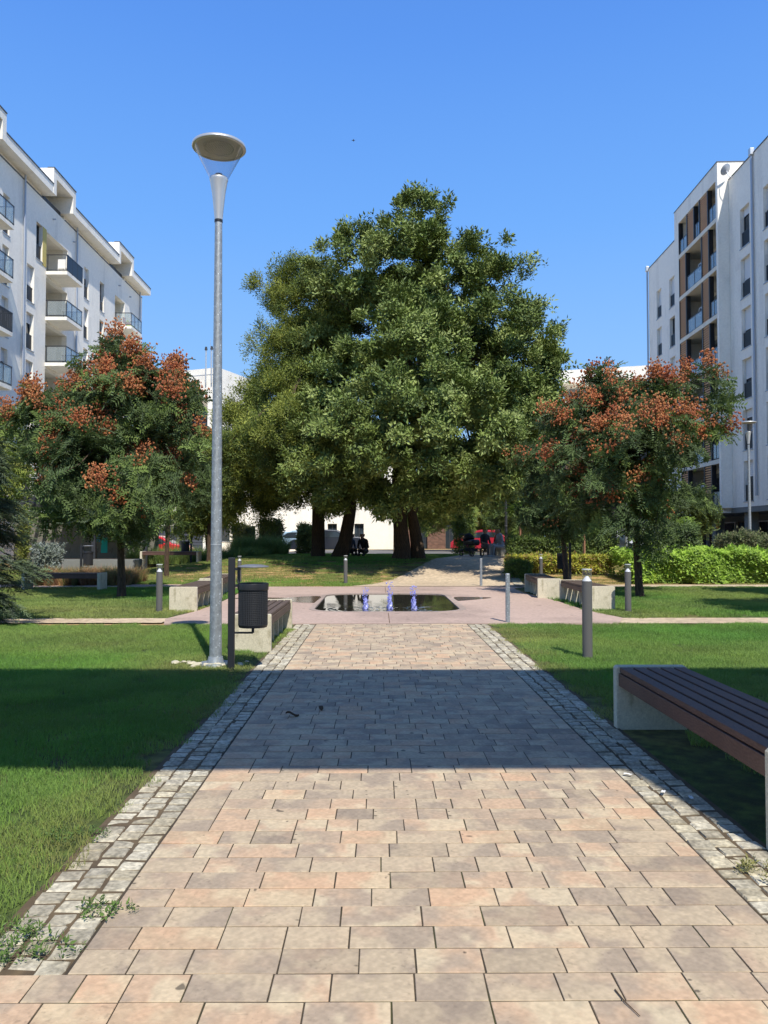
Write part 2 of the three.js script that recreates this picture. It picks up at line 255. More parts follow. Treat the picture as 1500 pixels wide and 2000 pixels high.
{ // pink plaza: a sheet with the basin cut out, joints as real grooves
  const s = new THREE.Shape([[-3.7, 13.3], [4.15, 13.3], [4.5, 14.2], [4.2, 15.8], [4.15, 18], [3.85, 20.5], [3.9, 22.4], [4.4, 23.1], [-4.6, 23.1], [-3.9, 22.4], [-3.7, 20.5], [-3.62, 18], [-3.66, 15.6], [-3.9, 14.1]].map(p => new THREE.Vector2(...p)));
  const rr = (x0, d0, x1, d1, q) => { const h = new THREE.Path(); h.moveTo(x0 + q, d0); h.lineTo(x1 - q, d0); h.absarc(x1 - q, d0 + q, q, -Math.PI / 2, 0, false); h.lineTo(x1, d1 - q); h.absarc(x1 - q, d1 - q, q, 0, Math.PI / 2, false); h.lineTo(x0 + q, d1); h.absarc(x0 + q, d1 - q, q, Math.PI / 2, Math.PI, false); h.lineTo(x0, d0 + q); h.absarc(x0 + q, d0 + q, q, Math.PI, Math.PI * 1.5, false); return h; };
  s.holes.push(rr(-1.45, 15.3, 1.82, 20.4, .75));
  for (const [a, b, c, d] of [[.18, 13.35, .192, 15.2], [.18, 20.5, .192, 23.05], [-3.6, 18, -1.5, 18.012], [1.95, 18, 4.1, 18.012]]) s.holes.push(new THREE.Path([[a, b], [c, b], [c, d], [a, d]].map(p => new THREE.Vector2(...p))));
  const g = new THREE.ExtrudeGeometry(s, { depth: .1, bevelEnabled: false }); g.rotateX(-Math.PI / 2); g.translate(0, -.1 + .002, 0);
  structure('pink_concrete_plaza', metreUV(g), M.pink);
  structure('cobbled_side_path', flat([[-14, 13.35], [-3.8, 13.5], [-3.8, 14.25], [-14, 14.2]], -.004), M.farPath);
  structure('cobbled_side_path_past_bollards', flat([[4.2, 13.35], [16, 13.35], [16, 14.25], [4.4, 14.25]], -.004), M.farPath);
  structure('cross_path', [flat([[-22, 22.9], [-4.5, 22.9], [-4.5, 24.2], [-22, 24.4]], -.002)], M.pink);
  structure('cross_path_before_hedge', [flat([[4.3, 22.9], [20, 23.2], [20, 24], [4.3, 24]], -.002)], M.farPath);
  // the curved walk that climbs past the trees
  structure('rising_walk', sheet(d => lerp(-.9, 3.0, Math.pow(clamp((d - 23.1) / 10), .8)) + Math.max(0, d - 33) * .28, d => lerp(4.1, 5.3, clamp((d - 23.1) / 10)) + Math.max(0, d - 33) * .36, 23.1, 47, 8, 40, .012), M.farPath);
  structure('kerb_of_rising_walk', sheet(d => lerp(4.1, 5.3, clamp((d - 23.1) / 10)), d => lerp(4.1, 5.3, clamp((d - 23.1) / 10)) + .3, 23.2, 33, 2, 20, .03), M.cobble[2]);
  structure('car_park_asphalt', sheet(-40, 40, 47.2, 62, 40, 6, .006), S({ color: lin(.16, .155, .15), roughness: .95 }));
  // fountain basin: kerb, dark floor, water, drain grates, three jets
  const f = thing('ground_fountain', 'flush water basin with wet dark floor and concrete rim set in the pink plaza', 'fountain');
  M.rim = S({ map: pinkTex, color: lin(.85, .9, .92), roughness: .8 }); { const q = new THREE.Shape(rr(-1.448, 15.302, 1.818, 20.398, .748).getPoints(10)); q.holes.push(rr(-1.34, 15.42, 1.68, 20.25, .66)); const g3 = new THREE.ExtrudeGeometry(q, { depth: .1, bevelEnabled: false, curveSegments: 10 }); g3.rotateX(-Math.PI / 2); g3.translate(0, -.094, 0); obj('rim', [metreUV(g3)], M.rim, f); }
  obj('basin_floor', flat(rr(-1.345, 15.415, 1.685, 20.255, .66).getPoints(10).map(v => [v.x, v.y]), -.024), S({ map: stoneTex, color: lin(.16, .15, .12), roughness: .6 }), f);
  const w = new THREE.PlaneGeometry(3.03, 4.84, 80, 120); w.rotateX(-Math.PI / 2); w.translate(.17, -.012, -17.835);
  const p = w.attributes.position; for (let i = 0; i < p.count; i++) { let x = p.getX(i), z = p.getZ(i), y = 0; { const cx = clamp(x, -.685, 1.025), cz = clamp(z, -19.595, -16.075), q = Math.hypot(x - cx, z - cz); if (q > .66) { x = cx + (x - cx) / q * .66; z = cz + (z - cz) / q * .66; p.setX(i, x); p.setZ(i, z); } } for (const jx of [-.28, .23, .73]) { const q = Math.hypot(x - jx, z + 16.1); y += .0035 * Math.sin(q * 34) * Math.exp(-q * 1.5); } p.setY(i, -.012 + y); } w.computeVertexNormals();
  obj('water', w, PH({ color: lin(.03, .03, .022), roughness: .03, ior: 1.33, specularIntensity: 1 }), f);
  const r = rng(5), jm = PH({ color: lin(.5, .53, .97), transmission: .45, thickness: 0, roughness: .22, ior: 1.33 });
  for (const [jx, hgt] of [[-.28, .4], [.23, .52], [.73, .43]]) {
    const geos = [], g4 = new THREE.CylinderGeometry(.022, .06, hgt * .6, 14, 18, true), q4 = g4.attributes.position; g4.translate(0, hgt * .3, 0);
    for (let k = 0; k < q4.count; k++) { const y = q4.getY(k), a = Math.atan2(q4.getZ(k), q4.getX(k)), w4 = 1 + .28 * Math.sin(a * 3 + y * 47 + jx * 9) + .2 * Math.sin(a * 5 - y * 83); q4.setX(k, q4.getX(k) * w4); q4.setZ(k, q4.getZ(k) * w4); } g4.computeVertexNormals();
    geos.push(g4.translate(jx, -.015, -16.1));
    for (let k = 0; k < 90; k++) { const t = .25 + .85 * r(), s4 = .004 + .012 * r() * r(), a = r() * 6.28, q = (.015 + .07 * r()) * (.5 + t * .6); geos.push(new THREE.IcosahedronGeometry(s4, 1).scale(1, 1.5, 1).translate(jx + Math.cos(a) * q, t * hgt, -16.1 + Math.sin(a) * q)); }
    obj('water_jet', geos, jm, f);
  }
  const wet = (pts, name, label) => { const g2 = new THREE.ShapeGeometry(new THREE.Shape(new THREE.SplineCurve(pts.map(q => new THREE.Vector2(...q))).getPoints(60)), 4); g2.rotateX(-Math.PI / 2); g2.translate(0, .006, 0); const m = structure(name, g2, M.wetPink); };
  wet([[-1.46, 17.4], [-1.9, 17.6], [-2.5, 18.3], [-3.3, 18.5], [-3.55, 18.75], [-3.0, 18.95], [-2.3, 18.9], [-1.8, 19.3], [-1.44, 19.2], [-1.46, 17.4]], 'wet_concrete');
  wet([[1.84, 17.9], [2.2, 18.2], [2.6, 18.6], [2.75, 18.9], [2.3, 19.1], [1.86, 19.0], [1.84, 17.9]], 'wet_concrete_beside_basin');
}
// ---------------------------------------------------------------- lawns
function bladePatch(seed, n, size, hgt, wid) {
  const r = rng(seed), pos = [], nor = [];
  for (let k = 0; k < n; k++) {
    const x = (r() - .5) * size, z = (r() - .5) * size, a = r() * 6.28, lean = .15 + r() * .75, h = hgt * (.45 + r() * .75), w = wid * (.6 + .8 * r()), ca = Math.cos(a), sa = Math.sin(a), la = r() * 6.28, lx = Math.cos(la) * lean * h, lz = Math.sin(la) * lean * h;
    const A = [x - ca * w, 0, z - sa * w], B = [x + ca * w, 0, z + sa * w], C = [x + lx * .4 + ca * w * .6, h * .6, z + lz * .4 + sa * w * .6], D = [x + lx * .4 - ca * w * .6, h * .6, z + lz * .4 - sa * w * .6], E = [x + lx, h * (1 - lean * .25), z + lz];
    pos.push(...A, ...B, ...C, ...A, ...C, ...D, ...D, ...C, ...E);
  }
  const g = new THREE.BufferGeometry(); g.setAttribute('position', new THREE.Float32BufferAttribute(pos, 3)); g.computeVertexNormals(); return g;
}
const grassNoise = (x, d, s) => { const f = (x + 100) / 64, e = (d + 100) / 64; return fbm(f - Math.floor(f), e - Math.floor(e), 24, 4, s); };
function grass(name, label, seed, inside, x0, x1, d0, d1, step, patch, dry, mat = M.grass) {
  const r = rng(seed), mats = [], cols = [], m = new THREE.Matrix4(), q = new THREE.Quaternion(), up = new THREE.Vector3(0, 1, 0);
  for (let d = d0; d < d1; d += step) for (let x = x0; x < x1; x += step) {
    const px = x + (r() - .5) * step, pd = d + (r() - .5) * step; if (!inside(px, pd)) continue;
    const n = .5 + (grassNoise(px, pd, 40) - .5) * 1.25, n2 = grassNoise(px * 3, pd * 3, 60), dr = clamp(dry(px, pd) + (n - .5) * .9), s = (.8 + .5 * n2) * (1 - dr * .4); if (dr > .75 && r() < .65) continue;
    q.setFromAxisAngle(up, r() * 6.28); m.compose(new THREE.Vector3(px, H(px, pd) - .012, -pd), q, new THREE.Vector3(1, s, 1)); mats.push(m.clone());
    const k = .66 + .6 * n2 + (r() - .5) * .3, yl = .8 + .5 * grassNoise(px * 1.7, pd * 1.7, 85); cols.push(new THREE.Color().setRGB(lerp(.15 * yl, .42, dr) * k, lerp(.315, .33, dr) * k, lerp(.045, .13, dr) * k));
  }
  const o = new THREE.InstancedMesh(patch, mat, mats.length); mats.forEach((v, i) => { o.setMatrixAt(i, v); o.setColorAt(i, cols[i]); });
  o.name = numbered(name); o.castShadow = o.receiveShadow = true; scene.add(o); return tag(o, label, 'grass', null, 'stuff');
}
{
  const L = (n, p, y = -.02) => structure(n, flat(p, y), M.lawnSoil);
  L('lawn_beside_lamp_post', [[-22, 2.69], [-1.45, 2.69], [-1.45, 13.28], [-22, 13.28]]);
  L('lawn_beside_slatted_bench', [[1.89, 1.5], [22, 1.5], [22, 13.28], [1.89, 13.28]]);
  L('lawn_under_left_flowering_tree', [[-22, 14.2], [-3.9, 14.3], [-3.64, 18], [-3.9, 22.85], [-22, 22.85]], -.018);
  L('lawn_under_right_flowering_tree', [[4.3, 14.3], [22, 14.3], [22, 23.1], [4, 22.8], [4.1, 18.6]], -.018);
  const near = bladePatch(1, 700, .42, .05, .0022), near2 = bladePatch(2, 700, .42, .05, .0022), mid = bladePatch(3, 420, .5, .06, .004), far = bladePatch(4, 260, .6, .06, .006);
  const see = (x, d) => Math.abs(x) < d * .5 + 1.2;
  const edge = (x, d, e) => sstep(.35, 0, Math.abs(x) - e) * .45;
  grass('lawn_grass_beside_lamp_post', 'short mown green lawn grass around the lamp post and litter bin', 71, (x, d) => see(x, d) && x < -1.56 && d > 2.75 && d < 13.1 && !(Math.hypot(x + 1.95, d - 9.1) < .22), -8.62, -1.5, 2.7, 13.2, .26, near, (x, d) => edge(x, d, 1.45) + .38 * sstep(.9, .2, Math.hypot(x + 2.0, (d - 9.0) * .8)));
  grass('lawn_grass_beside_slatted_bench', 'short mown green lawn grass around the grey bollard and long slatted bench', 72, (x, d) => see(x, d) && x > 2.0 && d < 13.15 && !(x < 2.5 && d > 3.6 && d < 6.25), 1.9, 8.5, 2.4, 13.2, .26, near2, (x, d) => edge(x, d, 1.9) + .1);
  grass('lawn_grass_under_left_flowering_tree', 'short green lawn grass between cobbled path and left flowering tree', 73, (x, d) => see(x, d) && d > 14.35 && d < 22.7 && x < -3.75, -13, -3.7, 14.3, 22.8, .36, mid, (x, d) => .2);
  grass('lawn_grass_under_right_flowering_tree', 'short green lawn grass between cobbled path and bright hedge', 74, (x, d) => see(x, d) && d > 14.4 && d < 22.8 && x > 4.35, 4.3, 13, 14.4, 22.9, .36, mid, (x, d) => .12);
  const walkL = d => lerp(-.9, 3.0, Math.pow(clamp((d - 23.1) / 10), .8)) + Math.max(0, d - 33) * .28;
  grass('mound_grass', 'patchy green and straw coloured grass on the low mound under the big trees', 75, (x, d) => see(x, d) && d > 23.35 + (x < -4.5 ? 1 : 0) && x < walkL(d) - .15, -16, 6, 23.3, 44, .42, far, (x, d) => .22 + .35 * sstep(25, 27, d) * sstep(29.5, 28, d));
  grass('dry_grass', 'dry straw coloured grass on bare soil before the low yellow hedge', 76, (x, d) => see(x, d) && d > 24.2 && x > lerp(4.1, 5.3, clamp((d - 23.1) / 10)) + .35, 4.2, 14, 24.2, 36, .55, far, (x, d) => .72);
}
// ---------------------------------------------------------------- the footbridge behind the camera that throws the band of shade
{
  const t = thing('footbridge', 'concrete footbridge deck crossing overhead with stair tower', 'footbridge');
  obj('deck', [bx(-14, 6.0, -3.96, 16, 6.8, -.8)], M.bridge, t);
  { const s = new THREE.Shape([[2.99, .795], [4.13, -5.2], [10, -5.2], [10, .795]].map(p => new THREE.Vector2(...p))), g = new THREE.ExtrudeGeometry(s, { depth: 6.98, bevelEnabled: false }); g.rotateX(-Math.PI / 2); g.translate(0, -.2, 0); obj('stair_tower', [metreUV(g)], M.bridge, t); }
  obj('pier', [bx(-13.6, -.2, -2.8, -12.6, 6.0, -2)], M.bridge, t);
}
// ---------------------------------------------------------------- benches
function makeBench(name, label, x, d, turn, len, woodMat, concMat, ribs = [.2, .4, .6, .8], group) { // origin: front near corner on the ground; x = depth of the bench, -z = its length
  const t = thing(name, label, 'bench', [x, H(x, d), -d], turn, group), W = .55, Ht = .49;
  const endShape = new THREE.Shape([[0.012, 0], [W - .012, 0], [W, .012], [W, Ht - .012], [W - .012, Ht], [.012, Ht], [0, Ht - .012], [0, .012]].map(p => new THREE.Vector2(...p)));
  const endG = metreUV(new THREE.ExtrudeGeometry(endShape, { depth: .075, bevelEnabled: true, bevelSize: .006, bevelThickness: .006, bevelSegments: 2 }));
  for (const z of [-.081, -len + .006]) { const e = mesh('concrete_end', endG, concMat, t); e.position.set(0, -.02, z); }
  for (const q of ribs) obj('support', [bx(.09, -.02, -len * q - .02, W - .09, Ht - .15, -len * q + .02)], concMat, t);
  const n = 5, sw = (W - .012) / n;
  const slat = rb(len - .184, .04, sw - .022, 0, 0, 0, .006); slat.rotateY(Math.PI / 2);
  for (let k = 0; k < n; k++) { const s = mesh('slat', slat, woodMat, t); s.position.set(.006 + sw * (k + .5), Ht - .04, -len / 2); }
  for (const sx of [.024, W - .024]) { const b = obj('apron', [rb(.03, .1, len - .184, 0, 0, 0, .004)], woodMat, t); b.position.set(sx, Ht - .116, -len / 2); }
  obj('frame', [bx(.08, Ht - .155, -len + .09, .12, Ht - .063, -.09), bx(W - .12, Ht - .155, -len + .09, W - .08, Ht - .063, -.09)], M.black, t);
  return t;
}
makeBench('slatted_bench', 'long dark brown slatted bench with concrete ends in shade beside the brick path', 1.88, 3.67, 0, 2.5, M.wood, M.concrete, []);
makeBench('slatted_bench', 'weathered slatted bench with pale concrete end behind the black litter bin', -1.975, 10.15, 0, 2.5, M.woodGrey, M.concrete);
makeBench('slatted_bench', 'slatted bench on plaza edge, cream concrete end rising from grass by a lit bollard', -4.25, 15.66, 0, 2.5, M.woodGrey, M.concrete);
makeBench('slatted_bench', 'slatted bench with bright concrete end on grass behind the tall grey bollard', 4.3, 15.8, 0, 2.5, M.woodGrey, M.concrete);
makeBench('slatted_bench', 'slatted bench on plaza edge just below the hanging black bin', 3.88, 18.75, -.06, 2.5, M.woodGrey, M.concrete);
makeBench('slatted_bench', 'slatted bench on plaza edge half hidden behind the steel lamp post', -4.4, 18.9, .05, 2.4, M.woodGrey, M.concrete);
makeBench('slatted_bench', 'brown slatted bench before the dry reddish grasses', -7.8, 21.6, Math.PI / 2, 2.2, M.wood, M.concrete, []);
makeBench('slatted_bench', 'slatted bench with white ends beside the dark planter wall', -9.2, 29.7, Math.PI / 2, 1.75, M.wood, M.concrete, []);
makeBench('slatted_bench', 'slatted bench under the row of tall green grasses', -7.4, 31.6, Math.PI / 2, 2.4, M.wood, M.concrete, []);
makeBench('slatted_bench', 'concrete ended bench in tree shade where people sit', 5.45, 34.3, 0, 2.3, M.woodGrey, M.concrete);

// ---------------------------------------------------------------- lamp posts
function makeLamp(label, x, d, s = 1, dark = false) {
  const t = thing('lamp_post', label, 'lamp post', [x, H(x, d), -d], 0, undefined), pm = dark ? M.anthracite : M.galv;
  obj('pole', [cyl(.074, .044, 5.36, 0, 0, 0, 28)], pm, t);
  obj('foot', [cyl(.2, .19, .035, 0, -.02, 0, 20), cyl(.1, .085, .07, 0, .015, 0, 20)], pm, t);
  obj('pole_band', [cyl(.068, .068, .012, 0, 1.42, 0, 28)], M.alu, t);
  obj('neck_ring', [cyl(.05, .05, .03, 0, 5.355, 0, 24)], M.black, t);
  obj('lantern_cone', [lathe([[.046, 5.37], [.052, 5.45], [.078, 5.7], [.105, 5.86], [.112, 5.88], [.108, 5.9], [.06, 5.905], [.045, 5.95], [0, 5.955]], 32)], M.alu, t);
  obj('glass_cone', [lathe([[.107, 5.89], [.3, 6.27]], 40)], M.acrylic, t);
  const cap = obj('reflector_cap', [lathe([[.29, 6.262], [.315, 6.262], [.326, 6.272], [.322, 6.3], [.2, 6.335], [0, 6.345]], 48)], M.alu, t);
  obj('reflector', [lathe([[.285, 6.266], [.2, 6.285], [.19, 6.272], [.18, 6.272], [.175, 6.29], [0, 6.29]], 40)], M.aluDark, cap);
  const fins = []; for (let k = -8; k <= 8; k++) { const a = k * .019, l = Math.sqrt(Math.max(0, .165 * .165 - a * a)); if (l > .02) fins.push(bx(a - .0035, 6.274, -l, a + .0035, 6.286, l)); } const fg = merge(fins); fg.rotateY(.5);
  obj('louvre', [fg], S({ color: lin(.72, .69, .6), roughness: .5, metalness: .3 }), cap);
  t.scale.setScalar(s); return t;
}
makeLamp('tall galvanised lamp post with funnel lantern beside the black litter bin', -1.93, 9.14, .986);
makeLamp('galvanised lamp post standing behind the bright green hedge', 15.5, 32);
makeLamp('dark slim lamp post beside people sitting under trees', 6.3, 38, 1, true);
makeLamp('galvanised lamp post rising into the right flowering tree crown', 9.75, 30.2);
makeLamp('galvanised lamp post beside the red car and dark fence', -11.9, 39.5, .85);
{ const r = rng(12), g = []; for (let k = 0; k < 26; k++) { const a = r() * 6.28, q = .1 + r() * .26; g.push(new THREE.IcosahedronGeometry(.02 + r() * .035, 0).scale(1.3, .55, 1).rotateY(r() * 6).translate(-1.98 + Math.cos(a) * q * 1.4, .005, -9.12 + Math.sin(a) * q * .7)); } tag(obj('concrete_rubble', g, M.concrete), 'broken pale concrete crumbs around the foot of the lamp post', 'rubble', null, 'stuff'); }

// ---------------------------------------------------------------- litter bins
function makeBin(label, x, d, side, post = 1.26) {
  const t = thing('litter_bin', label, 'litter bin', [x, H(x, d), -d]);
  obj('post', [rb(.075, post + .1, .05, 0, post / 2 - .05, 0, .006)], M.black, t);
  const cx = side * .245;
  const wall = []; // perforated basket: rods and hoops around a dark liner
  for (let k = 0; k < 44; k++) { const a = k / 44 * 6.283; wall.push(bx(cx + Math.cos(a) * .163 - .0035, .5, Math.sin(a) * .163 - .0035, cx + Math.cos(a) * .163 + .0035, .9, Math.sin(a) * .163 + .0035)); }
  for (let k = 0; k < 20; k++) wall.push(new THREE.TorusGeometry(.163, .0035, 4, 40).rotateX(Math.PI / 2).translate(cx, .51 + k * .02, 0));
  const b = obj('basket', wall, M.anthracite, t);
  obj('liner', [cyl(.152, .152, .42, cx, .49, 0, 32), cyl(.158, .168, .03, cx, .47, 0, 32)], M.black, b);
  obj('rim', [lathe([[.16, .89], [.172, .89], [.175, .9], [.175, .965], [.168, .97], [.16, .965], [.16, .89]], 40).translate(cx, 0, 0)], M.black, b);
  obj('lid', [lathe([[0, 1.185], [.1, 1.18], [.17, 1.165], [.178, 1.155], [.17, 1.15], [0, 1.15]], 36).translate(cx, 0, 0)], S({ color: lin(.16, .165, .18), roughness: .4 }), t);
  for (const y of [.94, 1.13]) obj('bracket', [bx(Math.min(0, side * .1), y - .015, -.02, Math.max(0, side * .1), y + .015, .02)], M.black, t);
  obj('lid_stem', [bx(cx - side * .15 - .03, .97, -.012, cx - side * .15 + .0, 1.155, .012)], M.anthracite, t);
  obj('arm', [bx(Math.min(0, cx), .395, -.012, Math.max(0, cx), .415, .012), cyl(.016, .016, .07, cx, .405, 0, 10)], M.black, t);
  return t;
}
makeBin('black perforated litter bin on square post beside lamp post and brick path', -1.68, 8.8, 1);
makeBin('black litter bin hanging on post before the yellow hedge', 6.1, 24.5, -1, 1.3);
makeBin('black litter bin hanging near white ended bench and planter wall', -10.5, 27.2, 1, 1.2);
makeBin('dark litter bin before the tall green grasses', -8.0, 32.8, -1, 1.35);

// ---------------------------------------------------------------- bollards
function makeBollard(label, x, d, h = 1.04, group) {
  const t = thing('bollard_light', label, 'bollard', [x, H(x, d), -d], 0, group), b = h - .15;
  obj('post', [cyl(.062, .062, b + .05, 0, -.05, 0, 28)], M.bollard, t);
  obj('reflector_cone', [lathe([[.056, b], [.05, b + .01], [.016, b + .06], [0, b + .062]], 24)], M.whitePaint, t);
  obj('glass_head', [cyl(.059, .059, .132, 0, b, 0, 28, true)], M.acrylic, t);
  obj('cap', [lathe([[0, b + .133], [.06, b + .133], [.062, b + .137], [.062, b + .146], [.056, b + .15], [0, b + .15]], 28)], S({ color: lin(.42, .44, .42), roughness: .6 }), t);
  return t;
}
makeBollard('grey bollard light with glass head on lawn beside the brick path', 2.58, 9.53, 1.1);
makeBollard('grey bollard light beside the trunk of the right flowering tree', 4.98, 15.36, .95);
makeBollard('grey bollard light on grass beside cream bench end and left flowering tree', -4.38, 15.4, .95);
makeBollard('grey bollard light on the grass edge before the shaded mound', -1.06, 24.54, .9);
makeBollard('grey bollard light in the yellow hedge behind the dark bench', 5.61, 26.6, .75);
makeBollard('grey bollard light seen behind the litter bin lid', -4.54, 25.1, .85);
function makePost(label, x, d, h) { const t = thing('steel_post', label, 'post', [x, H(x, d), -d]); obj('tube', [cyl(.04, .04, h + .1, 0, -.1, 0, 20)], M.galv, t); obj('top_cap', [lathe([[.04, h], [.041, h + .006], [.02, h + .014], [0, h + .016]], 20)], M.alu, t); return t; }
makePost('slim galvanised steel post at the plaza corner by the lawn', 2.26, 13.5, .84);
makePost('slim galvanised steel post at the foot of the rising walk', 3.09, 23.25, .82);
// ---------------------------------------------------------------- foliage
function leafGeo(list) { // list of [base, dir, side, length, width, fold]
  const pos = [];
  for (const [b, dir, side, l, w, up] of list) {
    const mid = [0, 1, 2].map(k => b[k] + dir[k] * l * .45 - up[k] * w * .25), tip = [0, 1, 2].map(k => b[k] + dir[k] * l - up[k] * w * .35), L = [0, 1, 2].map(k => b[k] + dir[k] * l * .4 + side[k] * w / 2), Rr = [0, 1, 2].map(k => b[k] + dir[k] * l * .4 - side[k] * w / 2);
    pos.push(...b, ...L, ...mid, ...mid, ...L, ...tip, ...b, ...mid, ...Rr, ...mid, ...tip, ...Rr);
  }
  const g = new THREE.BufferGeometry(); g.setAttribute('position', new THREE.Float32BufferAttribute(pos, 3)); g.computeVertexNormals(); return g;
}
const V = (x, y, z) => new THREE.Vector3(x, y, z);
function sprig(seed, n, rad, len, wid, droop = .2) { // broad leaves around a twig that points up
  const r = rng(seed), list = [];
  for (let k = 0; k < n; k++) {
    const a = k * 2.4 + r(), t = (k + .5) / n, b = [Math.cos(a) * rad * .35 * r(), (t - .4) * rad, Math.sin(a) * rad * .35 * r()], el = .9 - droop * 3 * (1 - t) + (r() - .5) * .8;
    const dir = V(Math.cos(a) * Math.cos(el), Math.sin(el), Math.sin(a) * Math.cos(el)).normalize(), side = V(-Math.sin(a), (r() - .5) * .6, Math.cos(a)).normalize(), up = V().crossVectors(dir, side).normalize(); if (up.y < 0) up.negate();
    list.push([b, dir.toArray(), side.toArray(), len * (.7 + .6 * r()), wid * (.7 + .6 * r()), up.toArray()]);
  }
  return leafGeo(list);
}
function pinnate(seed, n, len, ll, lw) { // several feathered leaves from a twig
  const r = rng(seed), list = [];
  for (let f = 0; f < 3; f++) {
    const a = f * 2.1 + r() * .8, el = .15 + r() * .5, axis = V(Math.cos(a) * Math.cos(el), Math.sin(el), Math.sin(a) * Math.cos(el)), side = V(-Math.sin(a), 0, Math.cos(a)), up = V().crossVectors(axis, side).normalize(); if (up.y < 0) up.negate();
    for (let k = 0; k < n; k++) for (const s of [-1, 1]) {
      const t = .15 + .85 * k / (n - 1), b = axis.clone().multiplyScalar(len * t).addScaledVector(V(0, -1, 0), len * .35 * t * t), dir = axis.clone().multiplyScalar(.5).addScaledVector(side, s).addScaledVector(up, (r() - .6) * .5).normalize(), sd = axis.clone().addScaledVector(up, (r() - .5) * .5).normalize();
      list.push([b.toArray(), dir.toArray(), sd.toArray(), ll * (.75 + .5 * r()), lw * (.75 + .5 * r()), up.toArray()]);
    }
  }
  return leafGeo(list);
}
function needleSpray(seed) { // drooping conifer spray
  const r = rng(seed), list = [];
  for (let k = 0; k < 26; k++) { const t = k / 26, a = (k % 2 ? 1 : -1) * (.5 + .4 * r()), b = [t * .03 * (r() - .5), -t * t * .1, t * .26], dir = V(Math.sin(a) * .9, (r() - .3) * .6, Math.cos(a)).normalize(), sd = V(dir.z, .2, -dir.x).normalize(); list.push([b, dir.toArray(), sd.toArray(), .07 * (1.15 - t * .5), .018, [0, 1, 0]]); }
  return leafGeo(list);
}
const SP = { broad: sprig(1, 11, .3, .17, .085), fine: sprig(2, 16, .34, .12, .042, .1), koel: pinnate(3, 6, .3, .085, .042), koel2: pinnate(4, 6, .3, .085, .042), hedge: sprig(5, 9, .1, .085, .055), small: sprig(6, 10, .14, .07, .03), needle: needleSpray(7) };
{ // seed pods: papery three-sided lanterns in a loose bunch
  const r = rng(8), geos = []; for (let k = 0; k < 12; k++) { const g = new THREE.OctahedronGeometry(.026 + .012 * r(), 0).scale(.8, 1.15, .8).rotateY(r() * 6).rotateX(r()); g.translate((r() - .5) * .26, (r() - .35) * .3, (r() - .5) * .26); geos.push(g); } SP.pods = merge(geos);
}
function instanced(name, geo, mat, pts, parent, kind = 'stuff') {
  const o = new THREE.InstancedMesh(geo, mat, pts.length), m = new THREE.Matrix4();
  pts.forEach((p, i) => { m.compose(p.p, p.q, V(p.s, p.s, p.s)); o.setMatrixAt(i, m); o.setColorAt(i, p.c); });
  o.name = parent ? name : numbered(name); o.castShadow = o.receiveShadow = true; (parent || scene).add(o); if (kind) o.userData.kind = kind; return o;
}
const gauss = r => (r() + r() + r() + r() - 2) * .87;
function crown(blobs, seed, nCl, per, clR, colors, size = 1, flat_ = .7) { // clumps on the shells of the blobs; colours per clump
  const r = rng(seed), pts = [], centres = [], tot = blobs.reduce((a, b) => a + b[3] * b[3], 0);
  let guard = 0;
  while (centres.length < nCl && guard++ < nCl * 12) {
    let w = r() * tot, b = blobs[0]; for (const q of blobs) { w -= q[3] * q[3]; if (w <= 0) { b = q; break; } }
    const dir = V(gauss(r), gauss(r) + .12, gauss(r)).normalize(), k = b[3] * (r() < .14 ? 1 + .28 * r() : .5 + .5 * Math.pow(r(), .45));
    const p = V(b[0], b[1], b[2]).addScaledVector(dir, k);
    if (blobs.some(q => q !== b && p.distanceTo(V(q[0], q[1], q[2])) < q[3] * .5)) continue;
    centres.push({ p, dir });
  }
  for (const c of centres) {
    const tone = r(), cr = clR * (.6 + .8 * r()), n = Math.round(per * (.5 + r()) * cr / clR);
    for (let k = 0; k < n; k++) {
      const o = V(gauss(r), gauss(r) * flat_, gauss(r)).multiplyScalar(cr), p = c.p.clone().add(o), out = c.dir.clone().multiplyScalar(.8).add(V(gauss(r), gauss(r) + .45, gauss(r))).normalize();
      const q = new THREE.Quaternion().setFromUnitVectors(V(0, 1, 0), out).multiply(new THREE.Quaternion().setFromAxisAngle(V(0, 1, 0), r() * 6.28));
      const t = clamp(tone * .6 + r() * .5), ca = colors[Math.min(colors.length - 1, Math.floor(t * colors.length * .999))], v = .8 + .4 * r();
      pts.push({ p, q, s: size * (.55 + .85 * r()), c: new THREE.Color().setRGB(ca[0] * v, ca[1] * v, ca[2] * v) });
    }
  }
  return { pts, centres };
}
function branches(trunkTop, centres, n, r0, seed, fork = .3) { // limbs from the trunk into the crown
  const r = rng(seed), geos = [];
  for (let k = 0; k < n; k++) {
    const c = centres[Math.floor(r() * centres.length)].p, s = trunkTop.clone().addScaledVector(V(0, 1, 0), -fork * r()), m1 = s.clone().lerp(c, .35).add(V((r() - .5) * .3, .25 + .3 * r(), (r() - .5) * .3)), m2 = s.clone().lerp(c, .7).add(V((r() - .5) * .3, .15, (r() - .5) * .3)), q = r0 * (.4 + .5 * r());
    geos.push(limb([[...s.toArray(), q], [...m1.toArray(), q * .65], [...m2.toArray(), q * .38], [...c.toArray(), q * .12]], 6));
  }
  return geos;
}
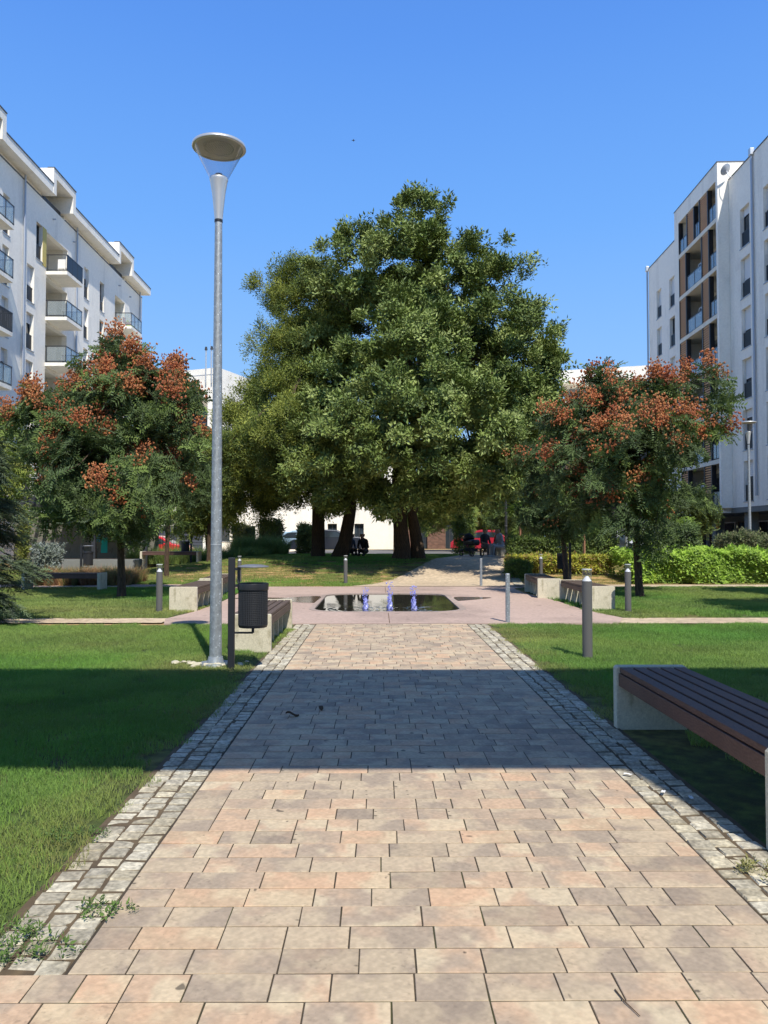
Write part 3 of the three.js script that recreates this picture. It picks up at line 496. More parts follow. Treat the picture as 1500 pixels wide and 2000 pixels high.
function makeTree(name, label, x, d, o, group) {
  const t = thing(name, label, 'tree', [x, H(x, d) - .02, -d], o.turn || 0, group), blobs = o.blobs; if (o.scale) t.scale.setScalar(o.scale);
  const cr = crown(blobs, o.seed, o.clumps, o.per, o.clR, o.colors, o.size || 1, o.flat || .7);
  const tr = rng(o.seed + 1), trunks = o.trunks, geos = [];
  trunks.forEach((tk, i) => {
    const top = V(tk[tk.length - 1][0], tk[tk.length - 1][1], tk[tk.length - 1][2]), g = [limb(tk, 12, o.gnarl)];
    obj('trunk', g, o.bark || M.bark, t); geos.push(...branches(top, cr.centres, Math.ceil(o.limbs / trunks.length), tk[tk.length - 1][3], o.seed + 5 + i, o.fork || .5));
  });
  obj('limbs', geos, o.bark || M.bark, t);
  instanced('crown', o.leaf, o.mat || M.leaf, cr.pts, t);
  if (o.pods) {
    const r = rng(o.seed + 9), pts = [], ys = cr.centres.map(c => c.p.y), y0 = Math.min(...ys), y1 = Math.max(...ys), tops = cr.centres.filter(c => c.dir.y > -.25 + .25 * r() && r() < (o.podLow || .15) + 1.1 * (c.p.y - y0) / (y1 - y0));
    for (let k = 0; k < o.pods; k++) {
      const c = tops[Math.floor(r() * tops.length)], base = c.p.clone().addScaledVector(c.dir, o.clR * .75).add(V(0, .14, 0)), pale = r();
      for (let i = 0; i < 4; i++) { const p = base.clone().add(V(gauss(r) * .19, gauss(r) * .22, gauss(r) * .19)), v = .75 + .5 * r(); pts.push({ p, q: new THREE.Quaternion().setFromEuler(new THREE.Euler(r() * .8, r() * 6, r() * .8)), s: .75 + .5 * r(), c: new THREE.Color().setRGB(lerp(.47, .58, pale) * v, lerp(.13, .26, pale) * v, lerp(.045, .09, pale) * v) }); }
    }
    instanced('seed_pods', SP.pods, M.pod, pts, t);
  }
  return t;
}
const olive = [[.072, .112, .022], [.112, .165, .03], [.175, .235, .048], [.26, .32, .09]], feather = [[.08, .125, .024], [.13, .18, .03], [.21, .255, .04], [.3, .33, .055]], koelG = [[0.06, 0.097, 0.031], [0.082, 0.133, 0.04], [0.111, 0.17, 0.048], [0.164, 0.237, 0.054]], lime = [[0.232, 0.377, 0.039], [0.319, 0.493, 0.052], [0.406, 0.58, 0.078], [0.29, 0.435, 0.065]], far_ = [[0.144, 0.204, 0.042], [0.208, 0.289, 0.056], [0.272, 0.34, 0.07], [0.32, 0.34, 0.084]];
const Z = b => b.map(([x, y, z, r]) => [x, y, z, r]);
makeTree('walnut_tree', 'huge broad green tree with dense olive foliage on the mound', 0.93, 31, { scale: .94, seed: 101, leaf: SP.broad, mat: M.leafGloss, clumps: 1050, per: 36, clR: .38, colors: olive, size: .86, limbs: 44, gnarl: true, fork: 1.2,
  trunks: [[[0, -.1, 0, .46], [.02, .4, 0, .34], [-.12, 1.6, 0, .3], [-.1, 3, .1, .32], [0, 5, 0, .26], [.2, 8, 0, .16]], [[.75, -.1, -.2, .34], [.65, .7, -.2, .26], [.4, 2, -.1, .22], [1.2, 4, 0, .18], [2.2, 7, 0, .1]]],
  blobs: [[0.41, 14.72, 0, 1.36], [-1.88, 12.23, 0, 2.2], [0.09, 11.9, 1, 2.13], [1.86, 12.07, 0.5, 2.27], [4.57, 11.13, 0, 1.87], [5.33, 8.66, 0, 1.76], [-3.05, 10.73, -1, 1.25], [2.97, 8.19, 2, 2.48], [4.59, 6.05, 1, 1.6], [0.02, 7.96, 3, 2.4], [-1.81, 6.83, 2.5, 1.73], [-0.59, 5.1, 3.2, 2.19], [1.87, 5.61, 2.5, 2.44], [-1.82, 4.01, 2, 1.55], [0.84, 3.35, 2.6, 1.72], [-3.3, 3.22, 1.5, 1.47], [3.58, 4.38, 0.5, 1.52], [-1.23, 10.54, -2, 2.57], [2.35, 10.69, -2.5, 3.08], [1.67, 7.9, -3, 2.88], [4.18, 8.18, -2, 2.33], [-2.2, 4.3, 5.4, 1.5], [0, 4.7, 6.1, 1.7], [2.3, 4.9, 5.5, 1.7], [-3.4, 4.3, 4, 1.4], [3.7, 5.5, 4, 1.6], [0.2, 7, 4.8, 1.8], [5.3, 6.3, 1, 1.5], [4.7, 4.7, 1.2, 1.35], [3.4, 3.5, 2.4, 1.3], [1.9, 3.1, 3.6, 1.3], [-.5, 3.1, 4, 1.25], [-2.1, 3.0, 3.4, 1.2], [3.2, 3.6, 4.4, 1.3]] });
makeTree('feathery_tree', 'tall feathery yellowish green tree crowding the huge broad tree', -2.63, 33.5, { scale: .93, seed: 131, leaf: SP.fine, mat: M.leafSoft, clumps: 600, per: 42, clR: .44, colors: feather, size: 1.0, flat: 1, limbs: 34, gnarl: true, fork: 1,
  trunks: [[[0, -.1, 0, .36], [0, .5, 0, .29], [-.05, 2.5, 0, .28], [-.1, 6, 0, .24], [-.3, 9, 0, .12]], [[1.0, -.1, .2, .42], [1.25, .7, .2, .3], [1.5, 2.4, .2, .26], [1.2, 5, 0, .22], [.8, 8, 0, .1]]],
  blobs: [[-1.29, 12.08, 0, 1.49], [-0.16, 12.14, -1, 1.85], [-1.58, 9.52, 0.5, 1.42], [-0.07, 8.91, 0, 2.16], [-0.69, 6.81, 1, 2.1], [-2.72, 6.97, 0, 1.44], [-3.43, 5.52, 0, 1.32], [-1.38, 4.69, 1, 1.98], [0.48, 5.63, 1, 1.87], [-3.33, 3.32, 0.5, 1.42], [-1.37, 2.95, 1, 1.1], [-3.3, 2.2, 0, 1.2], [0.71, 3.54, 0.8, 1.41], [-1.3, 4.6, 4.4, 1.6], [-2.9, 4.2, 3.6, 1.3], [0.3, 4.8, 4.4, 1.4]] });
const koel = { leaf: SP.koel, colors: koelG, clR: .25, per: 12, flat: .8, fork: .3 };
makeTree('flowering_tree', 'dark green tree with many orange red seed pods before the left apartment block', -6.4, 19.2, { ...koel, seed: 151, clumps: 310, limbs: 30, pods: 430,
  trunks: [[[0, -.05, 0, .13], [0, .3, 0, .1], [-.03, 1.2, 0, .085], [-.08, 2.2, 0, .08], [-.2, 3.6, 0, .05]]],
  blobs: [[-0.33, 4.68, 0, 1.22], [-1.42, 4.29, 0, 0.96], [0.75, 4.81, 0, 0.96], [1.21, 3.65, 0, 0.7], [-1.74, 3.1, 0.4, 0.81], [-0.18, 2.94, 0.9, 1.16], [0.8, 2.6, 0.5, 0.87], [-0.54, 5.91, 0, 0.61], [0.46, 5.85, -0.3, 0.55], [-1.18, 2.1, 0.5, 0.75], [0.15, 1.97, 0.6, 0.77], [1.46, 4.94, 0, 0.44], [-2.31, 4.29, 0, 0.54], [-0.54, 4.2, -1.2, 1.22], [-1.27, 3.49, -1, 1.21]] });
makeTree('flowering_tree', 'tree hung with dense orange red seed pods before the right apartment block', 6.48, 19.2, { ...koel, seed: 171, leaf: SP.koel2, clumps: 225, limbs: 30, pods: 250, podLow: .55,
  trunks: [[[.05, -.05, 0, .12], [.02, .3, 0, .1], [-.02, 1.2, 0, .09], [-.1, 2.2, 0, .08], [-.3, 3.8, 0, .05]]],
  blobs: [[-0.56, 4.5, 0, .98], [-1.6, 4.2, 0, 0.66], [0.48, 4.6, 0, 0.8], [-1.38, 3.16, 0.6, 0.89], [-0.35, 3.44, 0.9, 1.04], [0.8, 3.77, 0.2, 0.48], [1.84, 5.15, 0, 0.46], [1.82, 3.92, 0, 0.38], [-0.24, 2.09, 0.7, 0.79], [0.35, 2.75, 0.5, 0.55], [-0.77, 2.1, 0.4, 0.69], [-1.93, 2.69, 0, 0.49], [-0.74, 5.3, 0, 0.36], [0.18, 4.19, -1.1, 1.08]] });
makeTree('flowering_tree', 'smaller red podded tree beside the hanging black bin', 5.84, 24, { ...koel, seed: 181, clumps: 95, limbs: 16, pods: 22,
  trunks: [[[0, -.05, 0, .1], [0, .6, 0, .085], [-.1, 1.8, 0, .07], [-.4, 3, 0, .045]]],
  blobs: [[-0.7, 3.88, 0, 0.83], [-0.37, 2.89, 0.3, 0.7], [-0.8, 2.35, 0, 0.55], [0.1, 2.11, 0, 0.6]] });
makeTree('flowering_tree', 'green tree with few red pods behind the left podded tree', -7.44, 27, { ...koel, seed: 191, clumps: 130, limbs: 16, pods: 34,
  trunks: [[[0, -.05, 0, .1], [0, .6, 0, .08], [.05, 1.8, 0, .07], [.2, 3, 0, .04]]],
  blobs: [[0.41, 4.0, 0, 0.85], [0.06, 3.5, 0.3, 0.8], [0.95, 3.4, 0, 0.65], [-0.4, 2.9, 0, 0.6], [0.95, 2.75, 0.3, 0.5]] });
makeTree('shade_tree', 'small green tree with reddish trunk behind the steel lamp post', -6.84, 31, { ...koel, seed: 201, clumps: 120, limbs: 14, colors: feather,
  trunks: [[[0, -.05, 0, .1], [0, .6, 0, .08], [0, 1.8, 0, .07], [.1, 3, 0, .04]]],
  blobs: [[-0.1, 4.56, 0, 0.66], [-0.28, 2.99, 0.3, 0.86], [0.53, 3.32, 0, 0.74], [-0.69, 1.77, 0, 0.62], [0.64, 2.28, 0, 0.62]] });
// trees further off, each with its own crown
const bgT = [
  ['shade_tree', 'dark round tree behind the people on the bench', 8.2, 44, 3, 2.4, koelG, 41], ['shade_tree', 'pale green tree over the red parked car', 5.9, 56, 3.4, 2.4, far_, 42], ['shade_tree', 'yellowish green tree above the far parasols', 10.2, 58, 3.6, 3, far_, 43], ['shade_tree', 'dark green tree beside the brown brick building', 12.5, 50, 3.4, 2.4, koelG, 44],
  ['shade_tree', 'dense dark tree before the ground floor shops', 15.6, 40, 2.6, 1.6, koelG, 45], ['shade_tree', 'olive tree behind the dark pergola', -17.5, 44, 4.5, 2.6, koelG, 46], ['shade_tree', 'light green leafy tree behind the dark conifer', -11.3, 21.5, 3.9, 1.5, far_, 47], ['shade_tree', 'green tree between lamp post and feathery tree', -9.6, 43, 3, 1.7, feather, 48], ['shade_tree', 'green tree far behind the walnut trunk', 2.6, 58, 3, 1.8, far_, 49], ['shade_tree', 'broad green tree far behind the parasols', 13.5, 78, 4.2, 4, far_, 51], ['shade_tree', 'round green tree far behind the red car', 8.4, 80, 4, 3.6, far_, 52], ['shade_tree', 'green tree beside the pergola and dark fence', -12.6, 34, 3.4, 1.5, koelG, 50],
];
for (const [n, l, x, d, h, rad, cols, seed] of bgT) { const r = rng(seed); const bl = [[0, h, 0, rad * .75]]; for (let k = 0; k < 6; k++) { const a = k * 1.05 + r(); bl.push([Math.cos(a) * rad * .6, h + (r() - .55) * rad, Math.sin(a) * rad * .5, rad * (.4 + .2 * r())]); } makeTree(n, l, x, d, { seed: seed * 7, leaf: SP.koel, size: 1.35, clumps: Math.round(70 * rad / 2), per: 14, clR: .42, colors: cols, limbs: 9, trunks: [[[0, -.1, 0, .15], [.05, .8, 0, .12], [-.05, h * .6, 0, .1], [0, h, 0, .05]]], blobs: bl }); }
{ // trees outside the frame whose shade lies on the right lawn
  const bl = [[0, 4.2, 0, 1.4], [1, 3.6, .4, 1.1], [-1, 3.7, .2, 1.0], [.2, 5.2, 0, 1], [1.4, 4.4, -.5, .9], [-1.2, 4.6, -.4, .8]];
  makeTree('flowering_tree', 'podded tree on the lawn past the bright hedge end', 10.3, 13.4, { ...koel, seed: 221, clumps: 190, limbs: 16, pods: 40, trunks: [[[0, -.05, 0, .12], [0, .6, 0, .1], [0, 2, 0, .08], [0, 3.6, 0, .05]]], blobs: bl });
  makeTree('flowering_tree', 'podded tree beyond the cobbled side path', 12.3, 17.2, { ...koel, seed: 231, clumps: 190, limbs: 16, pods: 40, turn: 2, trunks: [[[0, -.05, 0, .12], [0, .6, 0, .1], [0, 2, 0, .08], [0, 3.6, 0, .05]]], blobs: bl });
}
{ // conifer at the edge
  const x = -7.35, d = 12.9, t = thing('conifer', 'dark green drooping conifer on the lawn by the cobbled side path', 'tree', [x, 0, -d]), r = rng(61), pts = [], geos = [];
  obj('trunk', [limb([[0, -.05, 0, .13], [0, 1.5, 0, .1], [0, 3, 0, .06], [.05, 4.4, 0, .02]], 10, true)], M.bark, t);
  for (let k = 0; k < 150; k++) {
    const f = Math.pow(r(), .8), y = .12 + f * 4.1, a = r() * 6.28, len = (1.3 * Math.pow(1 - f, .5) * (.72 + .28 * sstep(0, .25, f)) + .18) * (.65 + .5 * r()), tip = V(Math.cos(a) * len, y + .12 * len - .16 * len * len, Math.sin(a) * len), mid = V(Math.cos(a) * len * .5, y + .22 * len, Math.sin(a) * len * .5);
    geos.push(limb([[0, y - .1, 0, .02], [...mid.toArray(), .012], [...tip.toArray(), .004]], 5));
    const n = Math.round(16 + 34 * len); for (let i = 0; i < n; i++) { const u = .2 + .85 * Math.pow(r(), .7), p = V(Math.cos(a) * len * u, lerp(y, tip.y, u) + .2 * Math.sin(u * 3.14) * len * .6, Math.sin(a) * len * u).add(V(gauss(r) * .12, gauss(r) * .1, gauss(r) * .12)), yaw = Math.PI / 2 - a + (r() - .5) * 2, q = new THREE.Quaternion().setFromEuler(new THREE.Euler((r() - .3) * .8, yaw, (r() - .5) * .8, 'YXZ')), tone = r(), v = .8 + .4 * r(); pts.push({ p, q, s: .8 + .5 * r(), c: new THREE.Color().setRGB(lerp(.05, .14, tone) * v, lerp(.085, .19, tone) * v, lerp(.045, .08, tone) * v) }); }
  }
  obj('limbs', geos, M.bark, t); instanced('needles', SP.needle, M.leafSoft, pts, t);
}
// ---------------------------------------------------------------- hedges, shrubs, tall grasses
function makeHedge(name, label, x0, x1, d0, d1, h, n, cols, leaf, size, seed, cat = 'hedge') {
  const xc = (x0 + x1) / 2, dc = (d0 + d1) / 2, t = thing(name, label, cat, [xc, H(xc, dc), -dc]), r = rng(seed), pts = [], w = (x1 - x0) / 2, dp = (d1 - d0) / 2, stems = [];
  for (let k = 0; k < n; k++) {
    let u = r() * 2 - 1, y = r(), q = r() * 2 - 1; const f = r(); if (f < .5) q = 1 - Math.pow(r(), 2.2) * .6; else if (f < .85) y = 1 - Math.pow(r(), 2) * .5;
    const bump = .9 + .12 * Math.sin(u * w * 3.1 + seed) * Math.sin(u * w * 1.3 + q * 2) + (r() - .5) * .14 + (r() < .02 ? .14 : 0), p = V(u * w + gauss(r) * .04, y * h * bump + .02, q * dp * (.93 + .1 * Math.sin(u * w * 2.3 + y * 3)) + gauss(r) * .03);
    const out = V(gauss(r), gauss(r) + .9, gauss(r) + (q > .5 ? .7 : 0)).normalize(), ca = cols[Math.floor(r() * cols.length)], v = .8 + .4 * r();
    pts.push({ p, q: new THREE.Quaternion().setFromUnitVectors(V(0, 1, 0), out).multiply(new THREE.Quaternion().setFromAxisAngle(V(0, 1, 0), r() * 6.28)), s: size * (.7 + .6 * r()), c: new THREE.Color().setRGB(ca[0] * v, ca[1] * v, ca[2] * v) });
  }
  for (let x = -w + .1; x < w; x += .22) stems.push(limb([[x, -.05, (r() - .5) * dp, .012], [x + (r() - .5) * .15, h * .5, (r() - .5) * dp, .008], [x + (r() - .5) * .3, h * .85, (r() - .5) * dp * 1.5, .004]], 5));
  obj('stems', stems, M.bark, t); instanced('foliage', leaf, M.leaf, pts, t); return t;
}
makeHedge('leafy_hedge', 'bright lime green leafy hedge along the right lawn', 8.15, 17.5, 24.5, 27.2, 1.02, 9500, lime, SP.hedge, 1.35, 301);
makeHedge('low_hedge', 'low yellow green hedge with bare soil in front', 4.55, 8.2, 27.0, 27.9, .52, 2300, [[.55, .54, .05], [.45, .46, .06], [.3, .36, .05], [.34, .22, .07]], SP.small, 1.3, 302);
makeHedge('dark_hedge', 'darker green clipped hedge behind the yellow hedge', 5.3, 9.6, 31, 32.4, .85, 3200, [[.14, .21, .04], [.2, .28, .05], [.1, .15, .035]], SP.small, 1.6, 303);
makeHedge('round_shrub', 'small round green shrub on bare soil beside the rising walk', 4.35, 5.1, 25.9, 26.6, .5, 700, [[.1, .17, .03], [.14, .22, .035]], SP.small, 1.2, 304, 'shrub');
makeHedge('flowering_shrub', 'pale green shrub between bright hedge and shops', 13.3, 15.6, 29.2, 30.8, 1.6, 1500, [[.14, .17, .06], [.2, .2, .1], [.11, .15, .05]], SP.small, 1.6, 305, 'shrub');
makeHedge('dark_shrub', 'dark round shrub before the ground floor shops', 10.2, 12.2, 29, 30.6, 1.9, 1500, koelG, SP.small, 1.8, 306, 'shrub');
makeHedge('columnar_shrub', 'narrow upright yellow green shrub beside the pale blue car', -4.35, -3.6, 41.2, 42, 1.55, 700, [[.2, .23, .05], [.26, .26, .06], [.14, .17, .04]], SP.small, 1.6, 307, 'shrub');
makeHedge('columnar_shrub', 'broad upright yellow green shrub before the white wall', -6.2, -5.1, 40, 41, 1.7, 900, [[.2, .21, .06], [.26, .24, .07], [.15, .16, .05]], SP.small, 1.6, 308, 'shrub');
makeHedge('columnar_shrub', 'olive upright shrub in the grass bed past the bin', -7.6, -6.6, 40, 41, 1.6, 900, [[.18, .2, .06], [.22, .22, .06], [.12, .14, .05]], SP.small, 1.6, 310, 'shrub');
makeHedge('columnar_shrub', 'young light green conifer before the brown brick building', 3.9, 4.9, 39.5, 40.4, 2.4, 900, [[.16, .25, .04], [.12, .18, .06], [.22, .3, .05]], SP.small, 1.6, 309, 'shrub');
makeHedge('grey_shrub', 'silvery grey shrub beside the dark planter wall', -11.9, -11.1, 26.6, 27.3, 1.15, 500, [[.3, .34, .3], [.22, .26, .2]], SP.small, 1.5, 311, 'shrub');
function tallGrass(label, x0, x1, d0, d1, h, cols, seed, n) {
  const xc = (x0 + x1) / 2, dc = (d0 + d1) / 2, r = rng(seed), pts = []; const t = thing('ornamental_grass', label, 'grass', [xc, H(xc, dc) - .02, -dc]);
  const tuft = bladePatch(seed, 46, .12, h, .006);
  for (let k = 0; k < n; k++) { const c = cols[Math.floor(r() * cols.length)], v = .8 + .4 * r(); pts.push({ p: V((r() - .5) * (x1 - x0), 0, (r() - .5) * (d1 - d0)), q: new THREE.Quaternion().setFromAxisAngle(V(0, 1, 0), r() * 6.28), s: .7 + .6 * r(), c: new THREE.Color().setRGB(c[0] * v, c[1] * v, c[2] * v) }); }
  instanced('blades', tuft, M.grass, pts, t); return t;
}
tallGrass('dry reddish brown ornamental grass behind the brown bench', -10.6, -7.7, 23.6, 25.6, .5, [[.34, .17, .08], [.4, .24, .1], [.22, .18, .06], [.14, .18, .04]], 401, 420);
tallGrass('tall green ornamental grass in a long bed before the garage', -11.3, -5.2, 34.6, 36.4, .7, [[.16, .24, .05], [.22, .3, .07], [.12, .2, .05]], 402, 620);
tallGrass('green ornamental grass clump before the upright shrubs', -7.2, -4.6, 37.5, 39, .95, [[.14, .22, .05], [.2, .27, .07]], 403, 260);
// weeds in the joints
{ const r = rng(77); let k = 0; for (const [x, d, s, l] of [[-1.28, 2.83, 1.6, 'creeping green weed over the cobbles at the cobble edging end'], [-1.46, 2.95, 1.4, 'leafy weed between lawn and the last cobbles'], [-1.1, 3.12, 1, 'small weed tuft in the joint between cobbles and pavers'], [-1.52, 3.9, 1.2, 'yellowish weed on the lawn edge beside cobbles'], [1.74, 3.5, 1, 'thin grass tuft between cobbles near the slatted bench'], [1.83, 3.36, 1.2, 'dry grass tuft by the concrete bench leg']]) {
  const t = thing('weed', l, 'weed', [x, -.004, -d]), pts = []; for (let i = 0; i < 26 * s; i++) { const a = r() * 6.28, q = Math.sqrt(r()) * .09 * s, v = .8 + .5 * r(), dry = k > 3 ? .6 : 0; pts.push({ p: V(Math.cos(a) * q * 1.5, .004 + r() * .018, Math.sin(a) * q * .7), q: new THREE.Quaternion().setFromEuler(new THREE.Euler((r() - .5) * 1.4, r() * 6, (r() - .5) * 1.4)), s: .16 + .2 * r(), c: new THREE.Color().setRGB(lerp(.11, .36, dry) * v, lerp(.19, .3, dry) * v, lerp(.04, .12, dry) * v) }); } instanced('leaves', SP.small, M.leaf, pts, t); k++; } }
{ const r = rng(78); [['dry curled leaf lying on the shaded pavers', -.72, 6.45, .07], ['small dry leaf on shaded pavers beside the curled one', -.5, 6.7, .05]].forEach(([l, x, d, s]) => { const g = new THREE.PlaneGeometry(s * 1.6, s * .8, 8, 4), p = g.attributes.position; for (let i = 0; i < p.count; i++) { const u = p.getX(i) / s / 1.6 * 2, w = Math.sqrt(Math.max(0, 1 - u * u)); p.setXYZ(i, p.getX(i), p.getY(i) * w, Math.sin(u * 2.5) * s * .22 + Math.abs(p.getY(i)) * .5 + s * .2); } g.rotateX(-Math.PI / 2); g.rotateY(r() * 6); g.computeVertexNormals(); const o = mesh('dead_leaf', g, S({ color: lin(.09, .05, .025), roughness: .9, side: THREE.DoubleSide })); o.position.set(x, .002, -d); tag(o, l, 'leaf'); });
  const o = mesh('twig', limb([[0, .003, 0, .0026], [.012, .004, .07, .0022], [.035, .003, .14, .0015]], 6), M.bark); o.position.set(.78, .002, -2.58); tag(o, 'thin dry twig lying across the foreground pavers', 'twig'); }
// ---------------------------------------------------------------- buildings
function facade(w0, w1, h0, h1, holes, depth = .35) { // wall in the local x/y plane, outer face at z = 0
  const s = new THREE.Shape([[w0, h0], [w1, h0], [w1, h1], [w0, h1]].map(p => new THREE.Vector2(...p)));
  for (const [a, b, c, d] of holes) s.holes.push(new THREE.Path([[a, c], [b, c], [b, d], [a, d]].map(p => new THREE.Vector2(...p))));
  const g = new THREE.ExtrudeGeometry(s, { depth, bevelEnabled: false }); g.translate(0, 0, -depth); return metreUV(g);
}
const winCache = {};
function makeWindow(parent, u0, u1, v0, v1, shut, guard, w = 0) { // window > frame, shutter, sill, guard
  const W = u1 - u0, Hh = v1 - v0, key = [W.toFixed(2), Hh.toFixed(2), shut, guard].join();
  const c = winCache[key] ||= {
    pane: bx(.05, .05, -.3, W - .05, Hh - .05, -.28),
    frame: merge([bx(0, 0, -.31, .055, Hh, -.24), bx(W - .055, 0, -.31, W, Hh, -.24), bx(.055, 0, -.31, W - .055, .055, -.24), bx(.055, Hh - .055, -.31, W - .055, Hh, -.24), bx(W / 2 - .03, .055, -.305, W / 2 + .03, Hh - .055, -.25)]),
    shutter: shut ? merge(Array.from({ length: Math.round(Hh * shut / .12) }, (_, k) => bx(.02, Hh - .12 * (k + 1) + .008, -.235 + (k % 2) * .002, W - .02, Hh - .12 * k, -.21))) : null,
    sill: bx(-.06, -.05, -.24, W + .06, 0, .05),
    guard: guard ? merge([bx(.01, guard, -.14, W - .01, guard + .05, -.1), bx(.01, .04, -.14, W - .01, .09, -.1), ...Array.from({ length: Math.ceil((W - .04) / .075) }, (_, k) => bx(.02 + k * .075, .09, -.135, .065 + k * .075, guard, -.105))]) : null,
  };
  const p = mesh('window', c.pane, M.pane, parent); p.position.set(u0, v0, w);
  mesh('frame', c.frame, M.frame, p); if (c.shutter) mesh('shutter', c.shutter, M.shutter, p); mesh('sill', c.sill, M.zinc, p); if (c.guard) mesh('guard', c.guard, M.black, p);
  return p;
}
function balcony(parent, u0, u1, v, out, style) { // slab with railing; style: 'glass' or 'bars'
  const slab = obj('balcony', [bx(u0, v - .22, .003, u1, v, out)], M.plaster, parent), y1 = v + 1.05, g = [];
  g.push(bx(u0, y1, out - .05, u1, y1 + .05, out), bx(u0, y1, .01, u0 + .05, y1 + .05, out - .05), bx(u1 - .05, y1, .01, u1, y1 + .05, out - .05), bx(u0, v + .06, out - .045, u1, v + .1, out - .005), bx(u0 + .005, v + .06, .01, u0 + .045, v + .1, out - .05), bx(u1 - .045, v + .06, .01, u1 - .005, v + .1, out - .05));
  const n = style === 'bars' ? Math.round((u1 - u0) / .1) : 3, m = style === 'bars' ? Math.round(out / .11) : 1, t = style === 'bars' ? .016 : .03;
  for (let k = 0; k <= n; k++) { const u = lerp(u0 + t, u1 - t, k / n); g.push(bx(u - t, v, out - .04, u + t, y1, out - .01)); }
  for (let k = 0; k < m; k++) { const z = lerp(.1, out - .04, k / m); for (const u of [u0 + .008, u1 - .038]) g.push(bx(u, v, z - t, u + .03, y1, z + t)); }
  obj('railing', g, M.anthracite, slab);
  if (style === 'glass') { obj('rail_glass', [bx(u0 + .06, v + .12, out - .03, u1 - .06, y1 - .02, out - .02), bx(u0 + .02, v + .12, .06, u0 + .03, y1 - .02, out - .08), bx(u1 - .03, v + .12, .06, u1 - .02, y1 - .02, out - .08)], M.railGlass, slab); }
  if (style === 'screen') obj('rail_screen', [bx(u0 + .06, v + .08, out - .03, u1 - .06, y1 - .01, out - .015)], M.black, slab);
  return slab;
}
function aircon(parent, u, v, w) { const b = obj('air_conditioner', [rb(.85, .6, .3, u, v, w, .02)], M.whitePaint, parent); obj('fan_grille', [new THREE.CylinderGeometry(.24, .24, .02, 24).rotateX(Math.PI / 2).translate(u - .1, v, w + .155)], M.black, b); return b; }
{ // left block: local x = distance away from the camera, z = out towards the park
  const t = thing('apartment_block', 'white apartment block with glass balconies behind the left podded tree', 'building', [-21.7, 0, 0], Math.PI / 2);
  const floors = [18.8, 15.8, 12.8, 9.8, 6.8, 3.8], holes = [], wins = [];
  for (const f of floors) {
    const top = f === 18.8;
    wins.push(top ? [48.2, 49.1, f + .35, f + 2.7, 0, .95] : [47, 48, f + .3, f + 2.6, f === 9.8 ? .3 : f === 12.8 ? .28 : .5, .95], [56.1, 57, f + .3, f + 2.6, f === 15.8 ? .5 : .3, .95], [59.3, 60.2, f + .3, f + 2.6, 0, .8], [43.9, 44.7, f + .3, f + 2.6, .3, .95]);
    holes.push([49.7, 53.1, f + .02, f + 2.6], [62.7, 65.1, f + .02, f + 2.6], [39.3, 42.2, f + .02, f + 2.6]);
  }
  for (const q of wins) holes.push(q.slice(0, 4));
  obj('wall', [facade(30, 69.8, 0, 23.3, holes), bx(30, 0, -13, 30.35, 23.3, -.352), bx(69.45, 0, -13, 69.8, 23.3, -.352), bx(30, 0, -13.3, 69.8, 23.3, -13.002)], M.plaster, t);
  for (const q of wins) makeWindow(t, ...q);
  for (const f of floors) for (const [a, b, k] of [[49.7, 53.1, 0], [62.7, 65.1, 1], [39.3, 42.2, 2]]) {
    const rec = obj('loggia', [bx(a, f - .2, -1.6, b, f, -.352), bx(a - .1, f, -1.7, a, f + 2.7, -.352), bx(b, f, -1.7, b + .1, f + 2.7, -.352), bx(a - .1, f + 2.62, -1.7, b + .1, f + 2.72, -.352), bx(a, f, -1.75, b, f + 2.6, -1.652)], M.plasterPale, t);
    obj('balcony_door', [bx(a + .5, f + .05, -1.645, b - .6, f + 2.2, -1.62)], M.pane, rec); obj('door_frame', [bx(a + .42, f, -1.648, a + .5, f + 2.28, -1.6), bx(b - .6, f, -1.648, b - .52, f + 2.28, -1.6), bx(a + .5, f + 2.2, -1.648, b - .6, f + 2.28, -1.6), bx((a + b) / 2 - .04, f + .05, -1.618, (a + b) / 2 + .04, f + 2.2, -1.6)], M.frame, rec);
    if (k === 0 && f !== 15.8) aircon(rec, a + .6, f + 1.9, -1.4);
    balcony(t, a - .02 + (k === 2 ? .3 : 0), k === 0 ? 52.3 : k === 1 ? 65.4 : b + .2, f, 1.38, k === 0 ? (f === 18.8 ? 'screen' : 'glass') : k === 2 ? (f === 12.8 ? 'bars' : 'glass') : 'glass');
  }
  obj('yellow_curtain', [bx(49.12, 19, -.2, 49.66, 21.5, .02)], M.yellow, t);
  // chairs and a table on the top balcony
  { const c = M.whitePaint; const set = obj('balcony_chair', [bx(50.3, 19.2, .5, 50.8, 19.26, 1), bx(50.3, 19.26, .5, 50.36, 19.8, 1), ...[[50.32, .52], [50.76, .52], [50.32, .96], [50.76, .96]].map(([u, z]) => bx(u - .02, 18.8, z - .02, u + .02, 19.2, z + .02))], c, t); obj('balcony_table', [bx(51.1, 19.5, .4, 51.8, 19.54, 1), bx(51.42, 18.8, .67, 51.48, 19.5, .73)], c, t); }
  for (const [c, u] of [[lin(.42, .6, .08), 64.2], [lin(.62, .2, .25), 63.2]]) obj('balcony_chair', [rb(.5, .5, .08, u, 19.4, .6, .03), rb(.5, .08, .5, u, 19.15, .85, .03)], S({ color: c, roughness: .6 }), t);
  const segs = [[30, 39.7], [42.7, 49], [52.6, 61.5], [65.2, 70.1]], raised = [[39.7, 42.7], [49, 52.6], [61.5, 65.2]];
  obj('coping', segs.map(([a, b]) => bx(a, 23.3, -.34, b > 70 ? 69.82 : b, 23.38, .03)), M.coping, t);
  obj('attic_wall', segs.map(([a, b]) => bx(a, 23.38, -1.2, Math.min(b, 69.6), 23.65, -.1)), M.plaster, t);
